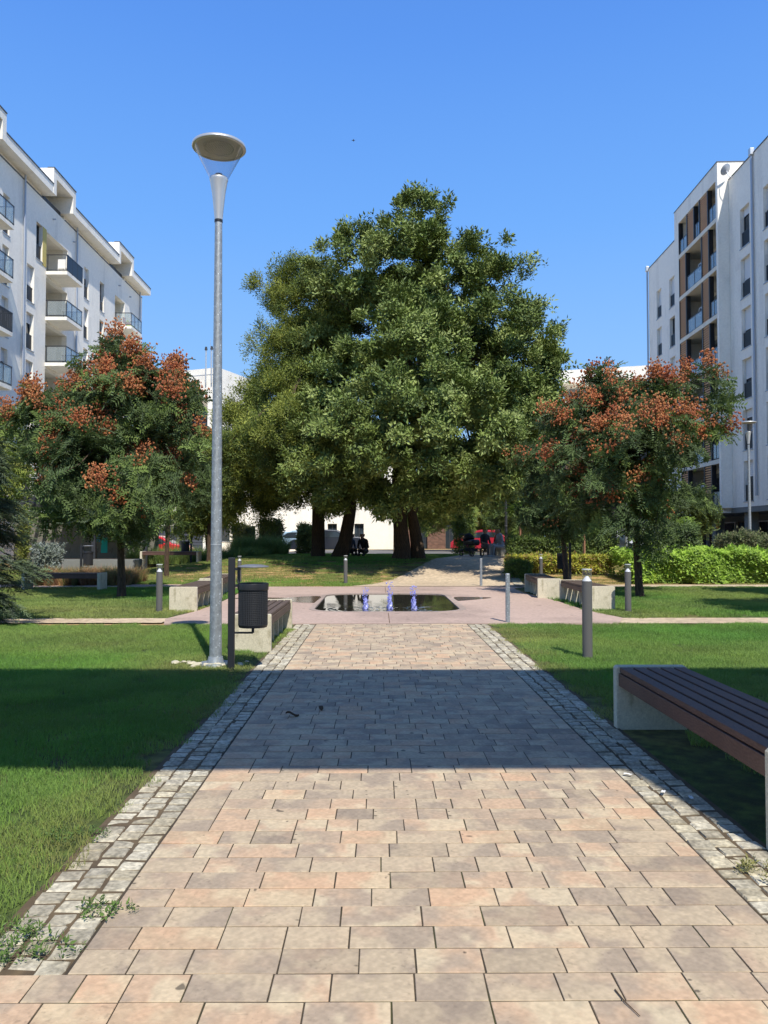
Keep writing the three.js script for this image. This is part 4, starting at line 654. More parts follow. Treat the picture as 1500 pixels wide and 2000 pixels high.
  for (const [a, b] of segs) { const e = obj('eave', [bx(a, 23.65, -9, b, 24.22, .7)], M.plaster, t); obj('eave_coping', [bx(a, 24.22, .3, b, 24.29, .74)], M.coping, e); }
  for (const [a, b] of raised) {
    const e = obj('raised_portal', [bx(a + .002, 23.65, -5, a + .45, 24.75, .72), bx(b - .45, 23.65, -5, b - .002, 24.75, .72), bx(a + .002, 24.75, -5, b - .002, 25.3, .72), bx(a + .45, 23.3, -3, b - .45, 24.74, -2.8)], M.plaster, t);
    obj('portal_coping', [bx(a + .002, 25.3, .3, b - .002, 25.37, .76)], M.coping, e); obj('terrace_rail', [bx(a + .46, 23.38, -.2, b - .46, 23.72, -.14)], M.anthracite, e);
  }
  for (const [u, v1] of [[46.4, 23.6], [54.5, 23.6], [69, 23.6]]) obj('downpipe', [cyl(.06, .06, v1, u, 0, .1, 12)], M.zinc, t);
  for (const [u, v] of [[50.6, 22.6], [54, 22.4], [63.5, 22.4], [66.2, 22.3]]) obj('wall_spout', [cyl(.05, .05, .2, 0, 0, 0, 10).rotateX(Math.PI / 2).translate(u, v, 0)], M.zinc, t);
  obj('flat_roof', [bx(30.4, 23.4, -12.9, 69.4, 23.64, -1.25)], M.plasterPale, t);
}
{ // right block: local x = minus the distance, turned two degrees
  const t = thing('apartment_block', 'white apartment block with wood slatted loggias behind the right podded tree', 'building', [20.0, 0, 0], -Math.PI / 2 - .033);
  const F = k => 3.33 + 3.1 * k, holes = [], wins = [], sh = [.45, .5, .5, .3, .5, .35, .5];
  for (let k = 0; k < 7; k++) {
    const f = F(k); if (k < 6) wins.push([-62.25, -61.1, f + .4, f + 2.7, k > 4 ? .55 : [.2, .5, 0, .3, .5][k], .95], [-59.25, -58.1, f + .4, f + 2.7, k === 5 ? .55 : [0, .3, .2, .5, 0][k], .95]);
    if (k < 6) wins.push([-46.6, -45.35, f + .3, f + 2.75, [.4, .2, .5, .52, .52, .2][k], .95], [-43.55, -42.25, f + .3, f + 2.75, [.3, .4, .3, .5, .3, .52][k], .95], [-41, -39.8, f + .3, f + 2.75, .3, .95], [-37, -35.8, f + .3, f + 2.75, .5, .95]);
  }
  for (const q of wins) holes.push(q.slice(0, 4));
  const wl = -.7;
  obj('wall', [facade(-64.2, -56.02, 3.3, 24.1, holes.filter(q => q[0] < -56)).translate(0, 0, wl), facade(-48.18, -30, 3.3, 24.2, holes.filter(q => q[0] > -48)).translate(0, 0, wl), bx(-64.2, 3.3, -14, -63.85, 24.1, -1.052), bx(-30.35, 3.3, -14, -30, 24.2, -1.052), bx(-64.2, 3.3, -14.3, -30, 24.1, -14.002)], M.plaster, t);
  for (const q of wins) makeWindow(t, ...q, wl);
  obj('flat_roof', [bx(-63.8, 23.6, -13.9, -30.4, 23.9, -1.06)], M.plasterPale, t);
  for (const [a, b, h] of [[-64.25, -56.02, 24.1], [-48.16, -29.95, 24.2]]) obj('coping', [bx(a, h, -1.1, b, h + .06, -.66)], M.coping, t);
  // the bay
  obj('bay_frame', [bx(-56, 3.3, -2.2, -55.2, 25.4, 0), bx(-48.5, 3.3, -2.2, -48.2, 25.4, 0), bx(-55.2, 24.3, -2.2, -48.5, 25.4, 0), bx(-55.2, 3.0, -2.2, -48.5, 3.33, .01), bx(-56, 23.9, -8, -48.2, 25.38, -2.21)], M.plaster, t);
  obj('bay_coping', [bx(-56.03, 25.4, -8, -48.17, 25.46, .03)], M.coping, t);
  for (let k = 0; k < 7; k++) {
    const f = F(k), ceil = k === 6 ? 24.3 : F(k + 1) - .28, top = k === 6;
    const lg = obj('loggia', [bx(-55.2, f - .28, -2.2, -48.5, f, .012), bx(-55.2, f, -2.19, -48.5, ceil, -1.7)], M.plasterPale, t);
    obj('loggia_back_panel', [bx(-55.15, f + .01, -1.69, -51.05, ceil - .3, -1.66)], M.plasterGrey, lg);
    const cols = top ? [['o', -55.2, -53.6], ['s', -53.6, -52.3], ['o', -52.3, -51.3], ['s', -51.3, -49.9], ['w', -49.9, -48.5]] : [['s', -55.2, -53.9], ['o', -53.9, -51], ['s', -51, -49.8], ['w', -49.8, -48.5]];
    
    for (const [kind, a, b] of cols) {
      obj('post', [bx(a + .001, f, -.32, a + .07, ceil, -.02)], M.black, lg); obj('post', [bx(b - .07, f, -.319, b - .001, ceil, -.021)], M.black, lg);
      if (kind === 's') { const g = []; for (let y = f + .05; y < ceil - .06; y += .155) g.push(bx(a + .072, y, -.12, b - .072, y + .085, -.06)); const s = obj('slat_screen', g, M.slat, lg); s.userData.kind = 'stuff'; obj('screen_backing', [bx(a + .073, f + .02, -.17, b - .073, ceil - .02, -.14)], M.black, s); }
      else {
        const rg = [bx(a + .07, f + 1.02, -.12, b - .07, f + 1.07, -.08), bx(a + .07, f + .05, -.12, b - .07, f + .1, -.08), bx((a + b) / 2 - .025, f + .1, -.118, (a + b) / 2 + .025, f + 1.02, -.082)];
        const q = obj('loggia_railing', rg, M.black, lg); obj('rail_glass', [bx(a + .08, f + .1, -.105, b - .08, f + 1.02, -.095)], M.railGlass, q);
        obj('balcony_door', [bx(a + .25, f + .02, -1.65, b - .25, f + 2.2, -1.62)], M.pane, lg);
        if (kind === 'o' && b - a > 2) aircon(lg, a + 1.2, f + 1.4, -.75);
        if (kind === 'w') obj('door_frame', [bx(a + .5, f, -.9, a + .58, ceil, -.82), bx(a + .58, f, -.88, b - .08, f + .08, -.84), bx(b - .62, f, -.9, b - .55, ceil, -.82)], M.frame, lg);
      }
    }
  }
  for (const [u, v1, w] of [[-64.28, 24.15, -.6], [-44.75, 24.3, -.6]]) { const p = obj('downpipe', [cyl(.07, .07, v1 - 3.9, u, 3.9, w, 12)], M.zinc, t); obj('rain_hopper', [rb(.3, .42, .26, u, v1, w, .04)], M.alu, p); }
  { const p = obj('satellite_dish', [lathe([[0, 0], [.2, .03], [.34, .1], [.36, .12]], 24).rotateZ(.9).rotateY(.5).translate(-47.6, 24.6, -.35)], M.zinc, t); obj('dish_arm', [tube([[-47.6, 24.55, -.35], [-47.5, 24.2, -.4], [-47.4, 24, -.62]], .025, 8, 8)], M.zinc, p); }
  // open ground floor: soffit, columns, recessed shop fronts
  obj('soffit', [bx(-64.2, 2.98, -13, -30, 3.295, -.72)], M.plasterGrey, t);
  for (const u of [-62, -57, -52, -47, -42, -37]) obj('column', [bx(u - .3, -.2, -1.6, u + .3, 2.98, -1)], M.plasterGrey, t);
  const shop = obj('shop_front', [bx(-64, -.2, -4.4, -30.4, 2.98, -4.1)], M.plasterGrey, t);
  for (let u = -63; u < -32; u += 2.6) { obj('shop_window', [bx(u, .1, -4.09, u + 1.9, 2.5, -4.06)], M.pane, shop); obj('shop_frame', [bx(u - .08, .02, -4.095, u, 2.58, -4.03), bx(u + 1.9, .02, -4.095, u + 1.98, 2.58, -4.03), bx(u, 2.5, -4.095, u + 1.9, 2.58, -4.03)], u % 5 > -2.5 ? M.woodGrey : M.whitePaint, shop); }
  obj('shop_sign', [rb(.7, .7, .08, -51.2, 2.35, -1.0, .2)], S({ color: lin(.05, .03, .02), roughness: .5 }), t);
  { const s = obj('shop_sign_mark', [new THREE.TorusGeometry(.17, .05, 8, 24).translate(-51.2, 2.47, -.94), new THREE.TorusGeometry(.17, .05, 8, 24).translate(-51.2, 2.22, -.94)], S({ color: lin(.75, .3, .03), roughness: .5 }), t.children[t.children.length - 1]); }
}
function simpleBlock(name, label, x, d, turn, w, dp, h, mat, wins, extra) { // origin: front left corner; local x = along the front, z = out to the viewer
  const t = thing(name, label, 'building', [x, 0, -d], turn), holes = wins.map(q => q.slice(0, 4));
  obj('wall', [facade(0, w, -.3, h, holes), bx(0, -.3, -dp, .35, h, -.352), bx(w - .35, -.3, -dp, w, h, -.352), bx(0, -.3, -dp - .3, w, h, -dp - .002)], mat, t);
  obj('roof', [bx(-.15, h + .002, -dp - .4, w + .15, h + .3, .15)], M.plasterPale, t);
  for (const q of wins) makeWindow(t, ...q); if (extra) extra(t); return t;
}
{ // white block with a cut-away corner floor seen past the lamp post
  const t = thing('white_building', 'white modern building with recessed top floor seen past the lamp post', 'building', [-16.8, 0, -80], -.37);
  // local: corner at the origin; x runs right along the right face after turning, the left face runs to -x
  const wins = []; for (let k = 0; k < 5; k++) for (const u of [-9.5, -6.5, -3.2]) if (k < 3) wins.push([u, u + 1.6, 1.2 + 3 * k, 2.9 + 3 * k, .2, 0]);
  obj('wall', [facade(-14, 0, 0, 11.2, wins.map(q => q.slice(0, 4))), bx(-14, 11.2, -9, -1.3, 12.6, 0), bx(-1.3, 11.2, -.4, 0, 16.2, 0), bx(-14, 16.2, -9, 0, 19.2, 0), bx(-.35, 0, -9, 0, 11.198, -.352), bx(-1.3, 11.2, -9, 0, 16.198, -.42), bx(-14, 12.6, -9, -1.31, 16.2, -2.4)], M.plaster, t);
  for (const q of wins) makeWindow(t, ...q);
  obj('parapet_groove', [bx(-14, 18.5, .002, 0, 18.56, .02)], M.zinc, t);
  for (const u of [-6.4, -3.4]) obj('roof_hatch', [bx(u, 17.2, .002, u + .7, 18, .05)], M.frame, t);
  for (let k = 0; k < 5; k++) { const g = obj('window', [bx(-13.4 + k * 2.2, 12.7, -2.38, -11.4 + k * 2.2, 15.2, -2.35)], M.pane, t); obj('frame', [bx(-13.5 + k * 2.2, 12.62, -2.39, -13.4 + k * 2.2, 15.3, -2.3), bx(-13.4 + k * 2.2, 15.2, -2.39, -11.3 + k * 2.2, 15.3, -2.3)], M.frame, g); }
  obj('loggia_railing', [bx(-14, 13.7, -.1, -1.32, 13.76, -.04), ...Array.from({ length: 22 }, (_, k) => bx(-13.9 + k * .58, 12.6, -.09, -13.86 + k * .58, 13.7, -.05))], M.frame, t);
  for (const u of [-1.4, -.7]) { const p = obj('flue_pipe', [cyl(.07, .07, 3.6, u, 17.6, .2, 12)], M.alu, t); obj('flue_cap', [cyl(.16, .1, .35, u, 21.1, .2, 12)], M.black, p); }
  obj('antenna', [cyl(.03, .02, 4, -3, 19.2, -3, 8)], M.zinc, t);
}
simpleBlock('white_house', 'white rendered building with small dark windows behind the tree trunks', -17, 66, 0, 18.5, 9, 8, M.plaster, [[12.6, 13.4, .8, 2.6, 0, 0], [14.9, 15.7, .8, 2.6, 0, 0], [12.6, 13.4, 4.6, 6, 0, 0], [15.6, 16.4, 4.6, 6, 0, 0], [.8, 1.8, .2, 2.3, 0, 0], [3.4, 4.2, 1.1, 2.4, 0, 0], [5.6, 6.4, 1.1, 2.4, 0, 0], [7.7, 8.4, .8, 2.6, 0, 0], [10.2, 11, .8, 2.6, 0, 0], [3.4, 4.2, 4.6, 6, 0, 0], [6.4, 7.2, 4.6, 6, 0, 0], [9.4, 10.2, 4.6, 6, 0, 0]]);
simpleBlock('garage_building', 'white building with dark grey slatted garage doors behind the red hatchback', -23, 60, .05, 9.6, 7, 4.6, M.plaster, [[.6, 1.8, 2.9, 3.9, 0, 0], [4.2, 5.6, 2.9, 3.9, 0, 0]], t => { for (const u of [.6, 3.7, 6.6]) { const g = obj('garage_door', [bx(u, 0, .003, u + 2.6, 2.35, .04)], M.plasterGrey, t); for (let k = 0; k < 9; k++) obj('door_slat', [bx(u + .04, .06 + k * .25, .041, u + 2.56, .26 + k * .25, .075)], M.coping, g); } });
simpleBlock('brick_building', 'brown brick building with dark tall windows behind the walnut trunk', 1.6, 68, 0, 7.4, 8, 7, M.brick, [[1.7, 2.7, 0, 4.4, 0, 0], [4.3, 5.1, 0, 4.4, 0, 0], [6.2, 7.1, 0, 4.4, 0, 0]]);
simpleBlock('brick_house', 'brown brick house front with dark fence behind the dark parked car', 16.6, 68, 0, 6, 8, 13.4, M.brick, [[1, 2.2, 1, 3, 0, 0], [3.4, 4.6, 1, 3, 0, 0], [1, 2.2, 5, 7, 0, 0], [3.4, 4.6, 5, 7, 0, 0], [1, 2.2, 9, 11, 0, 0]], t => { obj('yard_fence', [bx(-.5, 1.9, 1, 5, 1.96, 1.06), ...Array.from({ length: 6 }, (_, k) => bx(-.5 + k * 1.05, 0, 1, -.44 + k * 1.05, 1.9, 1.06))], M.coping, t); });
{ const t = simpleBlock('grey_building', 'grey building with white overhanging flat roof behind the right podded tree', 18.9, 76, -.3, 12, 9, 16.2, M.plasterGrey, [[1.4, 3, 10.5, 12.4, 0, 0], [4.4, 6, 10.5, 12.4, 0, 0], [1.4, 3, 13.4, 15, 0, 0], [4.4, 6, 13.4, 15, 0, 0], [7.4, 9, 13.4, 15, 0, 0]], t => { obj('overhanging_roof', [bx(-.8, 16.52, -10, 13, 17.8, 1.4)], M.plaster, t); obj('roof_box', [bx(7.6, 17.81, -6, 9.8, 18.8, -3)], M.plaster, t); obj('roof_terrace_rail', [bx(-4.4, 14.1, -2, 0, 14.16, -1.9), bx(-4.4, 13.4, -2, -4.3, 14.1, -1.9), bx(-2.2, 13.4, -2, -2.1, 14.1, -1.9)], M.frame, t); }); }
// ---------------------------------------------------------------- cars
function makeCar(name, label, x, d, turn, paint, type = 'hatch') {
  const t = thing(name, label, 'car', [x, H(x, d), -d], turn), L = type === 'van' ? 4.6 : type === 'hatch' ? 4.0 : 4.5, body = PH({ color: paint, roughness: .35, clearcoat: .8, clearcoatRoughness: .08, metalness: .1 });
  const prof = type === 'van' ? [[0, .35], [.02, .8], [.2, 1.05], [.9, 1.2], [1.5, 1.8], [1.8, 1.92], [4.4, 1.95], [4.58, 1.8], [4.6, .35]] : type === 'hatch' ? [[0, .35], [.02, .65], [.25, .85], [1.05, .98], [1.7, 1.42], [2.1, 1.5], [3.1, 1.47], [3.7, 1.05], [3.95, .95], [4, .35]] : [[0, .35], [.02, .65], [.25, .82], [1.2, .95], [1.9, 1.38], [2.3, 1.45], [3.0, 1.42], [3.7, 1.05], [4.4, .98], [4.5, .6], [4.48, .35]];
  const lower = prof.filter(p => p[1] <= 1.06), s = new THREE.Shape(); s.moveTo(prof[0][0], prof[0][1]);
  for (const p of prof.slice(1)) s.lineTo(...p);
  s.lineTo(L - .55, .3); s.absarc(L - .88, .32, .34, 0, Math.PI, false); s.lineTo(1.2, .3); s.absarc(.82, .32, .34, 0, Math.PI, false); s.lineTo(.1, .32);
  const g = new THREE.ExtrudeGeometry(s, { depth: 1.5, bevelEnabled: true, bevelSize: .06, bevelThickness: .1, bevelSegments: 3 }); g.translate(-L / 2, 0, -.75); obj('body', [g], body, t);
  const cab = type === 'van' ? [[1.05, 1.2], [1.55, 1.72], [2.6, 1.78], [2.6, 1.2]] : type === 'hatch' ? [[1.22, 1.0], [1.76, 1.36], [2.1, 1.41], [3.05, 1.39], [3.5, 1.06]] : [[1.35, .98], [1.95, 1.31], [2.3, 1.37], [2.98, 1.35], [3.5, 1.04]];
  for (const sd of [-1, 1]) { const w = new THREE.ExtrudeGeometry(new THREE.Shape(cab.map(p => new THREE.Vector2(...p))), { depth: .02, bevelEnabled: false }); w.translate(-L / 2, 0, sd > 0 ? .845 : -.865); const o = obj('side_window', [w], M.pane, t); obj('pillar', [bx(2.35 - L / 2, cab[0][1] + .02, sd > 0 ? .866 : -.871, 2.42 - L / 2, 1.38, sd > 0 ? .871 : -.866)], body, o); }
  const glassQuad = (a, b) => { const dx = b[0] - a[0], dy = b[1] - a[1], l = Math.hypot(dx, dy), an = Math.atan2(dy, dx), q = new THREE.BoxGeometry(l * .9, .03, 1.38); q.rotateZ(an); q.translate((a[0] + b[0]) / 2 - L / 2 - Math.sin(an) * .06, (a[1] + b[1]) / 2 + Math.cos(an) * .06, 0); return q; };
  const iw = type === 'van' ? 3 : 3; obj('windscreen', [glassQuad(prof[iw], prof[iw + 1])], M.pane, t); if (type !== 'van') obj('rear_window', [glassQuad(prof[6], prof[7])], M.pane, t);
  for (const wx of [.82, L - .88]) for (const sd of [-1, 1]) { const w = obj('wheel', [new THREE.CylinderGeometry(.31, .31, .2, 24).rotateX(Math.PI / 2).translate(wx - L / 2, .31, sd * .76)], M.black, t); obj('rim', [new THREE.CylinderGeometry(.19, .19, .21, 16).rotateX(Math.PI / 2).translate(wx - L / 2, .31, sd * .765)], M.alu, w); }
  for (const sd of [-1, 1]) { obj('headlight', [rb(.14, .14, .34, .1 - L / 2, .68, sd * .58, .03)], M.whitePaint, t); obj('tail_light', [rb(.1, .2, .2, L - .06 - L / 2, .85, sd * .68, .03)], S({ color: lin(.4, .02, .02), roughness: .3 }), t); obj('wing_mirror', [rb(.12, .12, .16, 1.5 - L / 2, 1.02, sd * .95, .03)], body, t); }
  return t;
}
makeCar('parked_car', 'red hatchback parked before the dark garage doors', -14.3, 50.5, Math.PI, lin(.62, .015, .02));
makeCar('parked_car', 'dark navy sedan parked behind the tree trunks', -3.4, 49, 0, lin(.02, .025, .04), 'sedan');
makeCar('parked_car', 'pale blue hatchback parked behind the upright shrubs', -6.3, 53.5, .3, lin(.35, .5, .62));
makeCar('parked_car', 'red car with pale windows parked behind the black pram', 7.1, 53, -.3, lin(.5, .02, .04));
makeCar('parked_car', 'white car parked before the brown brick building', 7.6, 58, 1.2, lin(.75, .75, .75));
makeCar('parked_car', 'dark blue sedan parked behind the dark hedge', 12.6, 43.5, .1, lin(.03, .05, .07), 'sedan');
makeCar('parked_van', 'white van parked behind the right podded tree', 15.6, 47.5, 1.3, lin(.75, .76, .78), 'van');
// ---------------------------------------------------------------- people (seated), one continuous surface each
function makePerson(label, x, y, d, turn, P, cols) {
  const N = 72, box = .78, mc = new MarchingCubes(N, S({}), false, false, 120000); mc.isolation = 0;
  const bones = P.map(([a, b, ra, rb_, c]) => ({ a: V(...a), b: V(...b), ra, rb: rb_, c })), p = V(), ab = V(), ap = V();
  const dist = (q, o) => { ab.subVectors(o.b, o.a); ap.subVectors(q, o.a); const h = clamp(ap.dot(ab) / Math.max(ab.lengthSq(), 1e-6)); return ap.addScaledVector(ab, -h).length() - lerp(o.ra, o.rb, h); };
  const toW = i => (i / N * 2 - 1) * box;
  for (let k = 0; k < N; k++) for (let j = 0; j < N; j++) for (let i = 0; i < N; i++) { p.set(toW(i), toW(j), toW(k)); let f = 9; for (const o of bones) { const e = dist(p, o), h = clamp(.5 + .5 * (f - e) / .035); f = lerp(f, e, h) - .035 * h * (1 - h); } mc.field[k * N * N + j * N + i] = -f; }
  mc.update(); const n = mc.count, pos = new Float32Array(n * 3), nor = new Float32Array(n * 3), col = new Float32Array(n * 3);
  for (let i = 0; i < n; i++) { p.set(mc.positionArray[3 * i], mc.positionArray[3 * i + 1], mc.positionArray[3 * i + 2]).multiplyScalar(box); p.toArray(pos, 3 * i); let best = 9, bc = 0; for (const o of bones) { const e = dist(p, o); if (e < best) { best = e; bc = o.c; } } const c = cols[bc]; col.set(c, 3 * i); for (let q = 0; q < 3; q++) nor[3 * i + q] = mc.normalArray[3 * i + q]; }
  const g = new THREE.BufferGeometry(); g.setAttribute('position', new THREE.BufferAttribute(pos, 3)); g.setAttribute('normal', new THREE.BufferAttribute(nor, 3)); g.setAttribute('color', new THREE.BufferAttribute(col, 3)); const gg = mergeVertices(g, 1e-4); gg.deleteAttribute('normal'); gg.computeVertexNormals();
  const t = thing('person', label, 'person', [x, y, -d], turn); mesh('body', gg, S({ vertexColors: true, roughness: .85 }), t); return { t, bones };
}
// seated pose, origin at the hips, facing +z; colours: 0 skin, 1 top, 2 trousers, 3 shoes, 4 hair
const seated = (lean = 0, knee = .45, foot = -.46, headTurn = .02) => [
  [[0, 0, 0], [0, .14, .02], .15, .14, 1], [[0, .14, .02], [0, .42, .04 + lean], .14, .15, 1], [[-.13, .45, .04 + lean], [.13, .45, .04 + lean], .075, .075, 1], [[0, .48, .05 + lean], [0, .58, .08 + lean * 1.2], .055, .05, 0],
  [[0, .66, .09 + lean * 1.3], [headTurn, .7, .1 + lean * 1.3], .095, .085, 0], [[0, .69, .045 + lean * 1.3], [0, .735, .075 + lean * 1.3], .106, .098, 4], [[headTurn, .655, .18 + lean * 1.3], [headTurn, .635, .2 + lean * 1.3], .02, .016, 0], [[-.095, .67, .09 + lean * 1.3], [-.1, .66, .085 + lean * 1.3], .022, .018, 0], [[.095, .67, .09 + lean * 1.3], [.1, .66, .085 + lean * 1.3], .022, .018, 0],
  ...[-1, 1].flatMap(s => [[[s * .09, -.02, .02], [s * .12, .02, knee], .095, .065, 2], [[s * .12, .02, knee], [s * .11, foot + .08, knee + .02], .062, .042, 2], [[s * .11, foot + .04, knee], [s * .12, foot + .03, knee + .17], .045, .035, 3],
    [[s * .19, .42, .04 + lean], [s * .24, .16, .1 + lean * .6], .055, .045, 1], [[s * .24, .16, .1 + lean * .6], [s * .12, .1, .32], .042, .032, s > 0 ? 1 : 0], [[s * .12, .1, .32], [s * .09, .09, .37], .035, .03, 0],
    ...[0, 1, 2, 3].map(k => [[s * (.07 + k * .017), .09, .39], [s * (.06 + k * .018), .065, .44 - Math.abs(k - 1.4) * .008], .011, .009, 0]), [[s * .06, .1, .36], [s * .045, .095, .4], .012, .01, 0]]),
];
const sk = [.42, .25, .17];
makePerson('person in pale grey clothes sitting on the shaded bench', 5.35, .46 + H(5.5, 33.6), 33.5, -1.2, seated(.06), [sk, [.34, .35, .37], [.4, .41, .43], [.6, .6, .6], [.03, .02, .015]]);
makePerson('person in dark clothes sitting beside the pram', 4.75, .46 + H(4.8, 34.6), 34.6, .5, seated(.0), [sk, [.03, .03, .035], [.16, .15, .15], [.3, .3, .3], [.025, .02, .015]]);
makePerson('person in red top sitting behind the pale grey one', 5.55, .46 + H(5.5, 34.9), 35.0, -1.0, seated(.1), [sk, [.3, .06, .05], [.05, .05, .06], [.05, .05, .05], [.03, .02, .015]]);
makePerson('person in dark clothes sitting on the mound between the trunks', -.62, .26 + H(-.6, 34), 34, -.4, seated(.16, .34, -.22), [sk, [.02, .02, .024], [.03, .03, .04], [.04, .04, .04], [.02, .015, .012]]);
makePerson('person in blue black clothes crouched beside the trunk on the mound', -1.35, .26 + H(-1.3, 34.4), 34.4, .8, seated(.1, .34, -.22), [sk, [.05, .06, .09], [.03, .035, .05], [.05, .05, .05], [.02, .015, .012]]);
{ const g = H(4.75, 34.6); const t = thing('wooden_stool', 'low dark stool under the person beside the pram', 'stool', [4.75, g, -34.6]); obj('seat', [rb(.4, .05, .36, 0, .345, 0, .01)], M.wood, t); for (const [a, b] of [[-.16, -.14], [.16, -.14], [-.16, .14], [.16, .14]]) obj('leg', [bx(a - .02, 0, b - .02, a + .02, .32, b + .02)], M.wood, t); }
{ // pram
  const x = 4.1, d = 34, t = thing('pram', 'black pram with folded hood beside the seated people', 'pram', [x, H(x, d), -d], .5);
  obj('carrycot', [rb(.42, .26, .8, 0, .62, 0, .1)], M.black, t); const hd = new THREE.SphereGeometry(.3, 20, 12, 0, Math.PI * 2, 0, Math.PI / 2).scale(.8, 1.05, .95).rotateX(-.35).translate(0, .72, -.2); obj('hood', [hd], S({ color: lin(.015, .015, .018), roughness: .9, side: THREE.DoubleSide }), t);
  obj('chassis', [tube([[-.2, .55, -.2], [-.22, .3, .3], [-.24, .2, .42]], .015), tube([[.2, .55, -.2], [.22, .3, .3], [.24, .2, .42]], .015), tube([[-.2, .55, .2], [-.22, .3, -.3], [-.24, .2, -.42]], .015), tube([[.2, .55, .2], [.22, .3, -.3], [.24, .2, -.42]], .015)], M.black, t);
  obj('handle', [tube([[-.2, .6, -.4], [-.2, .95, -.62], [.2, .95, -.62], [.2, .6, -.4]], .016)], M.black, t); obj('basket', [rb(.36, .14, .5, 0, .3, 0, .04)], S({ color: lin(.03, .04, .05), roughness: 1 }), t);
  for (const wz of [-.42, .42]) for (const sx of [-.26, .26]) obj('wheel', [new THREE.TorusGeometry(.13, .025, 8, 24).rotateY(Math.PI / 2).translate(sx, .155, wz)], M.black, t);
}
// ---------------------------------------------------------------- pergola, fence, mural and small things
{ const t = thing('pergola', 'dark steel pergola with flat louvred roof behind the left podded tree', 'pergola', [-14, 0, -33]);
  for (const [a, b] of [[-4, 0], [-1.2, 0], [1.8, 0], [4, 0], [-4, -3.4], [0, -3.4], [4, -3.4]]) obj('post', [bx(a - .08, -.1, b - .08, a + .08, 2.9, b + .08)], M.anthracite, t);
  for (const b of [0, -3.4]) obj('beam', [bx(-4.4, 2.9, b - .1, 4.4, 3.15, b + .1)], M.anthracite, t);
  for (let k = 0; k < 22; k++) obj('louvre', [bx(-4.3 + k * .4, 3.152, -3.8, -4.14 + k * .4, 3.2, .4)], M.anthracite, t); }
{ const t = thing('mural_wall', 'grey painted wall with blue and teal mural patch under the pergola', 'wall', [-13.6, 0, -35.5]);
  obj('wall', [bx(-3.2, -.1, -.2, 3.4, 2.4, 0)], S({ map: concTex, color: lin(.3, .31, .34), roughness: .9 }), t); const pt = [[.55, 1.5, .45, .5, lin(.04, .26, .48)], [.95, 1.1, .3, .7, lin(.02, .42, .36)], [.5, 1.0, .2, .3, lin(.5, .25, .16)], [.2, 1.9, .3, .2, lin(.02, .12, .22)]]; pt.forEach(([x, y, w, h, c], i) => obj('painted_patch', [rb(w, h, .006, x, y, .006 + i * .004, .002)], S({ color: c, roughness: .8 }), t)); }
{ const t = thing('planter_wall', 'low dark concrete planter wall behind the reddish grasses', 'planter', [-10.4, 0, -28.4]); obj('planter', [rb(3.1, .72, .9, 0, .31, 0, .02)], M.plasterGrey, t); obj('planter_soil', [bx(-1.4, .6, -.36, 1.4, .68, .36)], M.joint, t); }
function barFence(label, x, d, w, h, turn = 0) { const t = thing('bar_fence', label, 'fence', [x, H(x, d), -d], turn); for (const y of [.15, h - .1]) obj('rail', [bx(0, y, -.02, w, y + .05, .02)], M.anthracite, t); for (let k = 0; k <= w / .13; k++) obj('bar', [bx(k * .13 - .009, -.05, -.05, k * .13 + .009, h, -.022)], M.anthracite, t); for (const u of [0, w]) obj('post', [bx(u - .05, -.1, -.12, u + .05, h + .15, -.053)], M.anthracite, t); return t; }
barFence('dark vertical bar fence beside the left podded tree trunk', -12.2, 36.5, 2.8, 2.2);
{ const t = thing('climbing_plant', 'yellowish climbing plant on a pergola post', 'plant', [-15.1, 0, -32.7]); const r = rng(501), pts = []; for (let k = 0; k < 260; k++) { const v = .8 + .4 * r(), a = r() * 6.28; pts.push({ p: V(Math.cos(a) * .25 * r(), r() * 2.7, Math.sin(a) * .25 * r()), q: new THREE.Quaternion().setFromEuler(new THREE.Euler(r() * 6, r() * 6, r() * 6)), s: 1.2 + r(), c: new THREE.Color().setRGB(.24 * v, .27 * v, .05 * v) }); } obj('stems', [limb([[0, -.05, 0, .02], [.05, 1.2, 0, .015], [0, 2.6, .05, .008]], 6)], M.bark, t); instanced('foliage', SP.small, M.leaf, pts, t); }
function parasol(label, x, d, c) { const t = thing('parasol', label, 'parasol', [x, H(x, d), -d]); obj('pole', [cyl(.03, .03, 2.5, 0, -.05, 0, 10)], M.whitePaint, t); const g = new THREE.ConeGeometry(1.5, .5, 8, 1, true); g.translate(0, 2.3, 0); obj('canopy', [g], S({ color: c, roughness: .9, side: THREE.DoubleSide }), t); for (let k = 0; k < 8; k++) { const a = k / 8 * 6.283; obj('rib', [limb([[0, 2.5, 0, .012], [Math.sin(a) * 1.46, 2.05, Math.cos(a) * 1.46, .008]], 5)], M.whitePaint, t); } return t; }
parasol('white open parasol far behind the seated people', 11, 62, lin(.75, .74, .7)); parasol('second white parasol beside the pale blue one', 13.3, 63, lin(.75, .74, .7)); parasol('pale blue open parasol before the brown brick house', 15.3, 62, lin(.4, .5, .65));
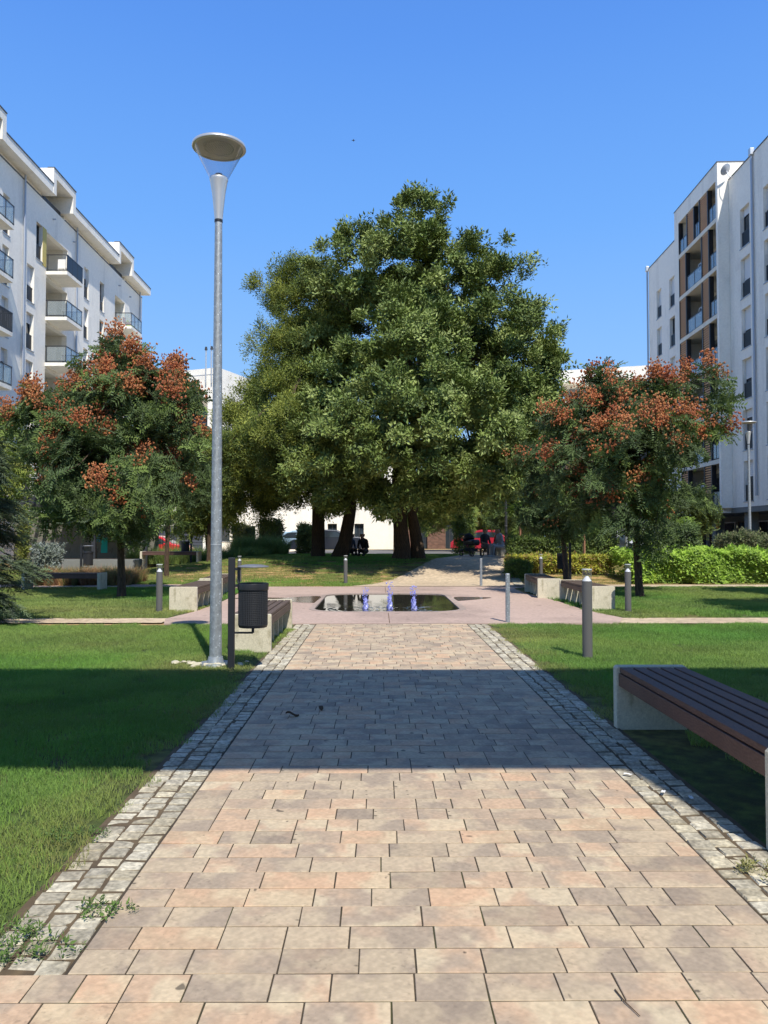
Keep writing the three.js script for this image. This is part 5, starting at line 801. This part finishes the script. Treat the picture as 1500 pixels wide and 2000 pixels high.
function sapling(label, x, d, h) { const t = thing('staked_sapling', label, 'young tree', [x, H(x, d), -d]); obj('stake', [cyl(.035, .03, h, .06, -.1, 0, 8)], S({ map: woodTex, color: lin(3, 2.8, 2.2), roughness: .9 }), t); obj('trunk', [limb([[0, -.05, 0, .025], [.01, h * .6, 0, .018], [0, h, 0, .01]], 6)], M.bark, t); const r = rng(Math.round(x * 10 + d)), pts = []; for (let k = 0; k < 60; k++) { const v = .8 + .4 * r(); pts.push({ p: V(gauss(r) * .3, h + gauss(r) * .2, gauss(r) * .3), q: new THREE.Quaternion().setFromEuler(new THREE.Euler((r() - .5) * 1.5, r() * 6, (r() - .5) * 1.5)), s: .8 + .5 * r(), c: new THREE.Color().setRGB(.22 * v, .33 * v, .05 * v) }); } instanced('crown', SP.koel, M.leaf, pts, t); return t; }
sapling('young staked tree rising from the yellow hedge', 7.5, 28.2, 1.95); sapling('young staked tree beside the shaded bench and dark hedge', 6.4, 35, 2.1); sapling('young staked tree behind the mound between brick piers', .9, 47, 2.6); sapling('young staked tree before the ground floor shops', 13.2, 33, 2.0);
{ const x = -6.6, d = 39.4, t = thing('fire_hydrant', 'small red hydrant top among the tall grasses', 'hydrant', [x, 0, -d]); obj('barrel', [lathe([[0, 0], [.12, 0], [.1, .1], [.1, .7], [.13, .75], [.13, .85], [.08, .95], [0, 1]], 20)], S({ color: lin(.6, .04, .02), roughness: .4 }), t); for (const s of [-1, 1]) obj('outlet', [cyl(.05, .05, .1, 0, 0, 0, 12).rotateZ(s * Math.PI / 2).translate(s * .1, .6, 0)], M.black, t); obj('cap', [lathe([[0, 1.04], [.16, .98], [.14, .94], [0, .94]], 16)], S({ color: lin(.6, .04, .02), roughness: .4 }), t); }
{ const t = thing('bird', 'tiny dark bird flying high in the blue sky', 'bird', [-1.55, 25.6, -46]); t.scale.setScalar(.45); const g = new THREE.SphereGeometry(.07, 12, 8).scale(2.2, .8, .8); obj('body', [g, new THREE.ConeGeometry(.05, .2, 8).rotateZ(Math.PI / 2).translate(-.22, 0, 0), new THREE.SphereGeometry(.045, 10, 8).translate(.17, .02, 0), ...[-1, 1].map(s => { const w = new THREE.BoxGeometry(.1, .012, .3); w.rotateX(s * .35); w.translate(.0, .06, s * .16); return w; })], M.black, t); }
renderer.render(scene, camera);
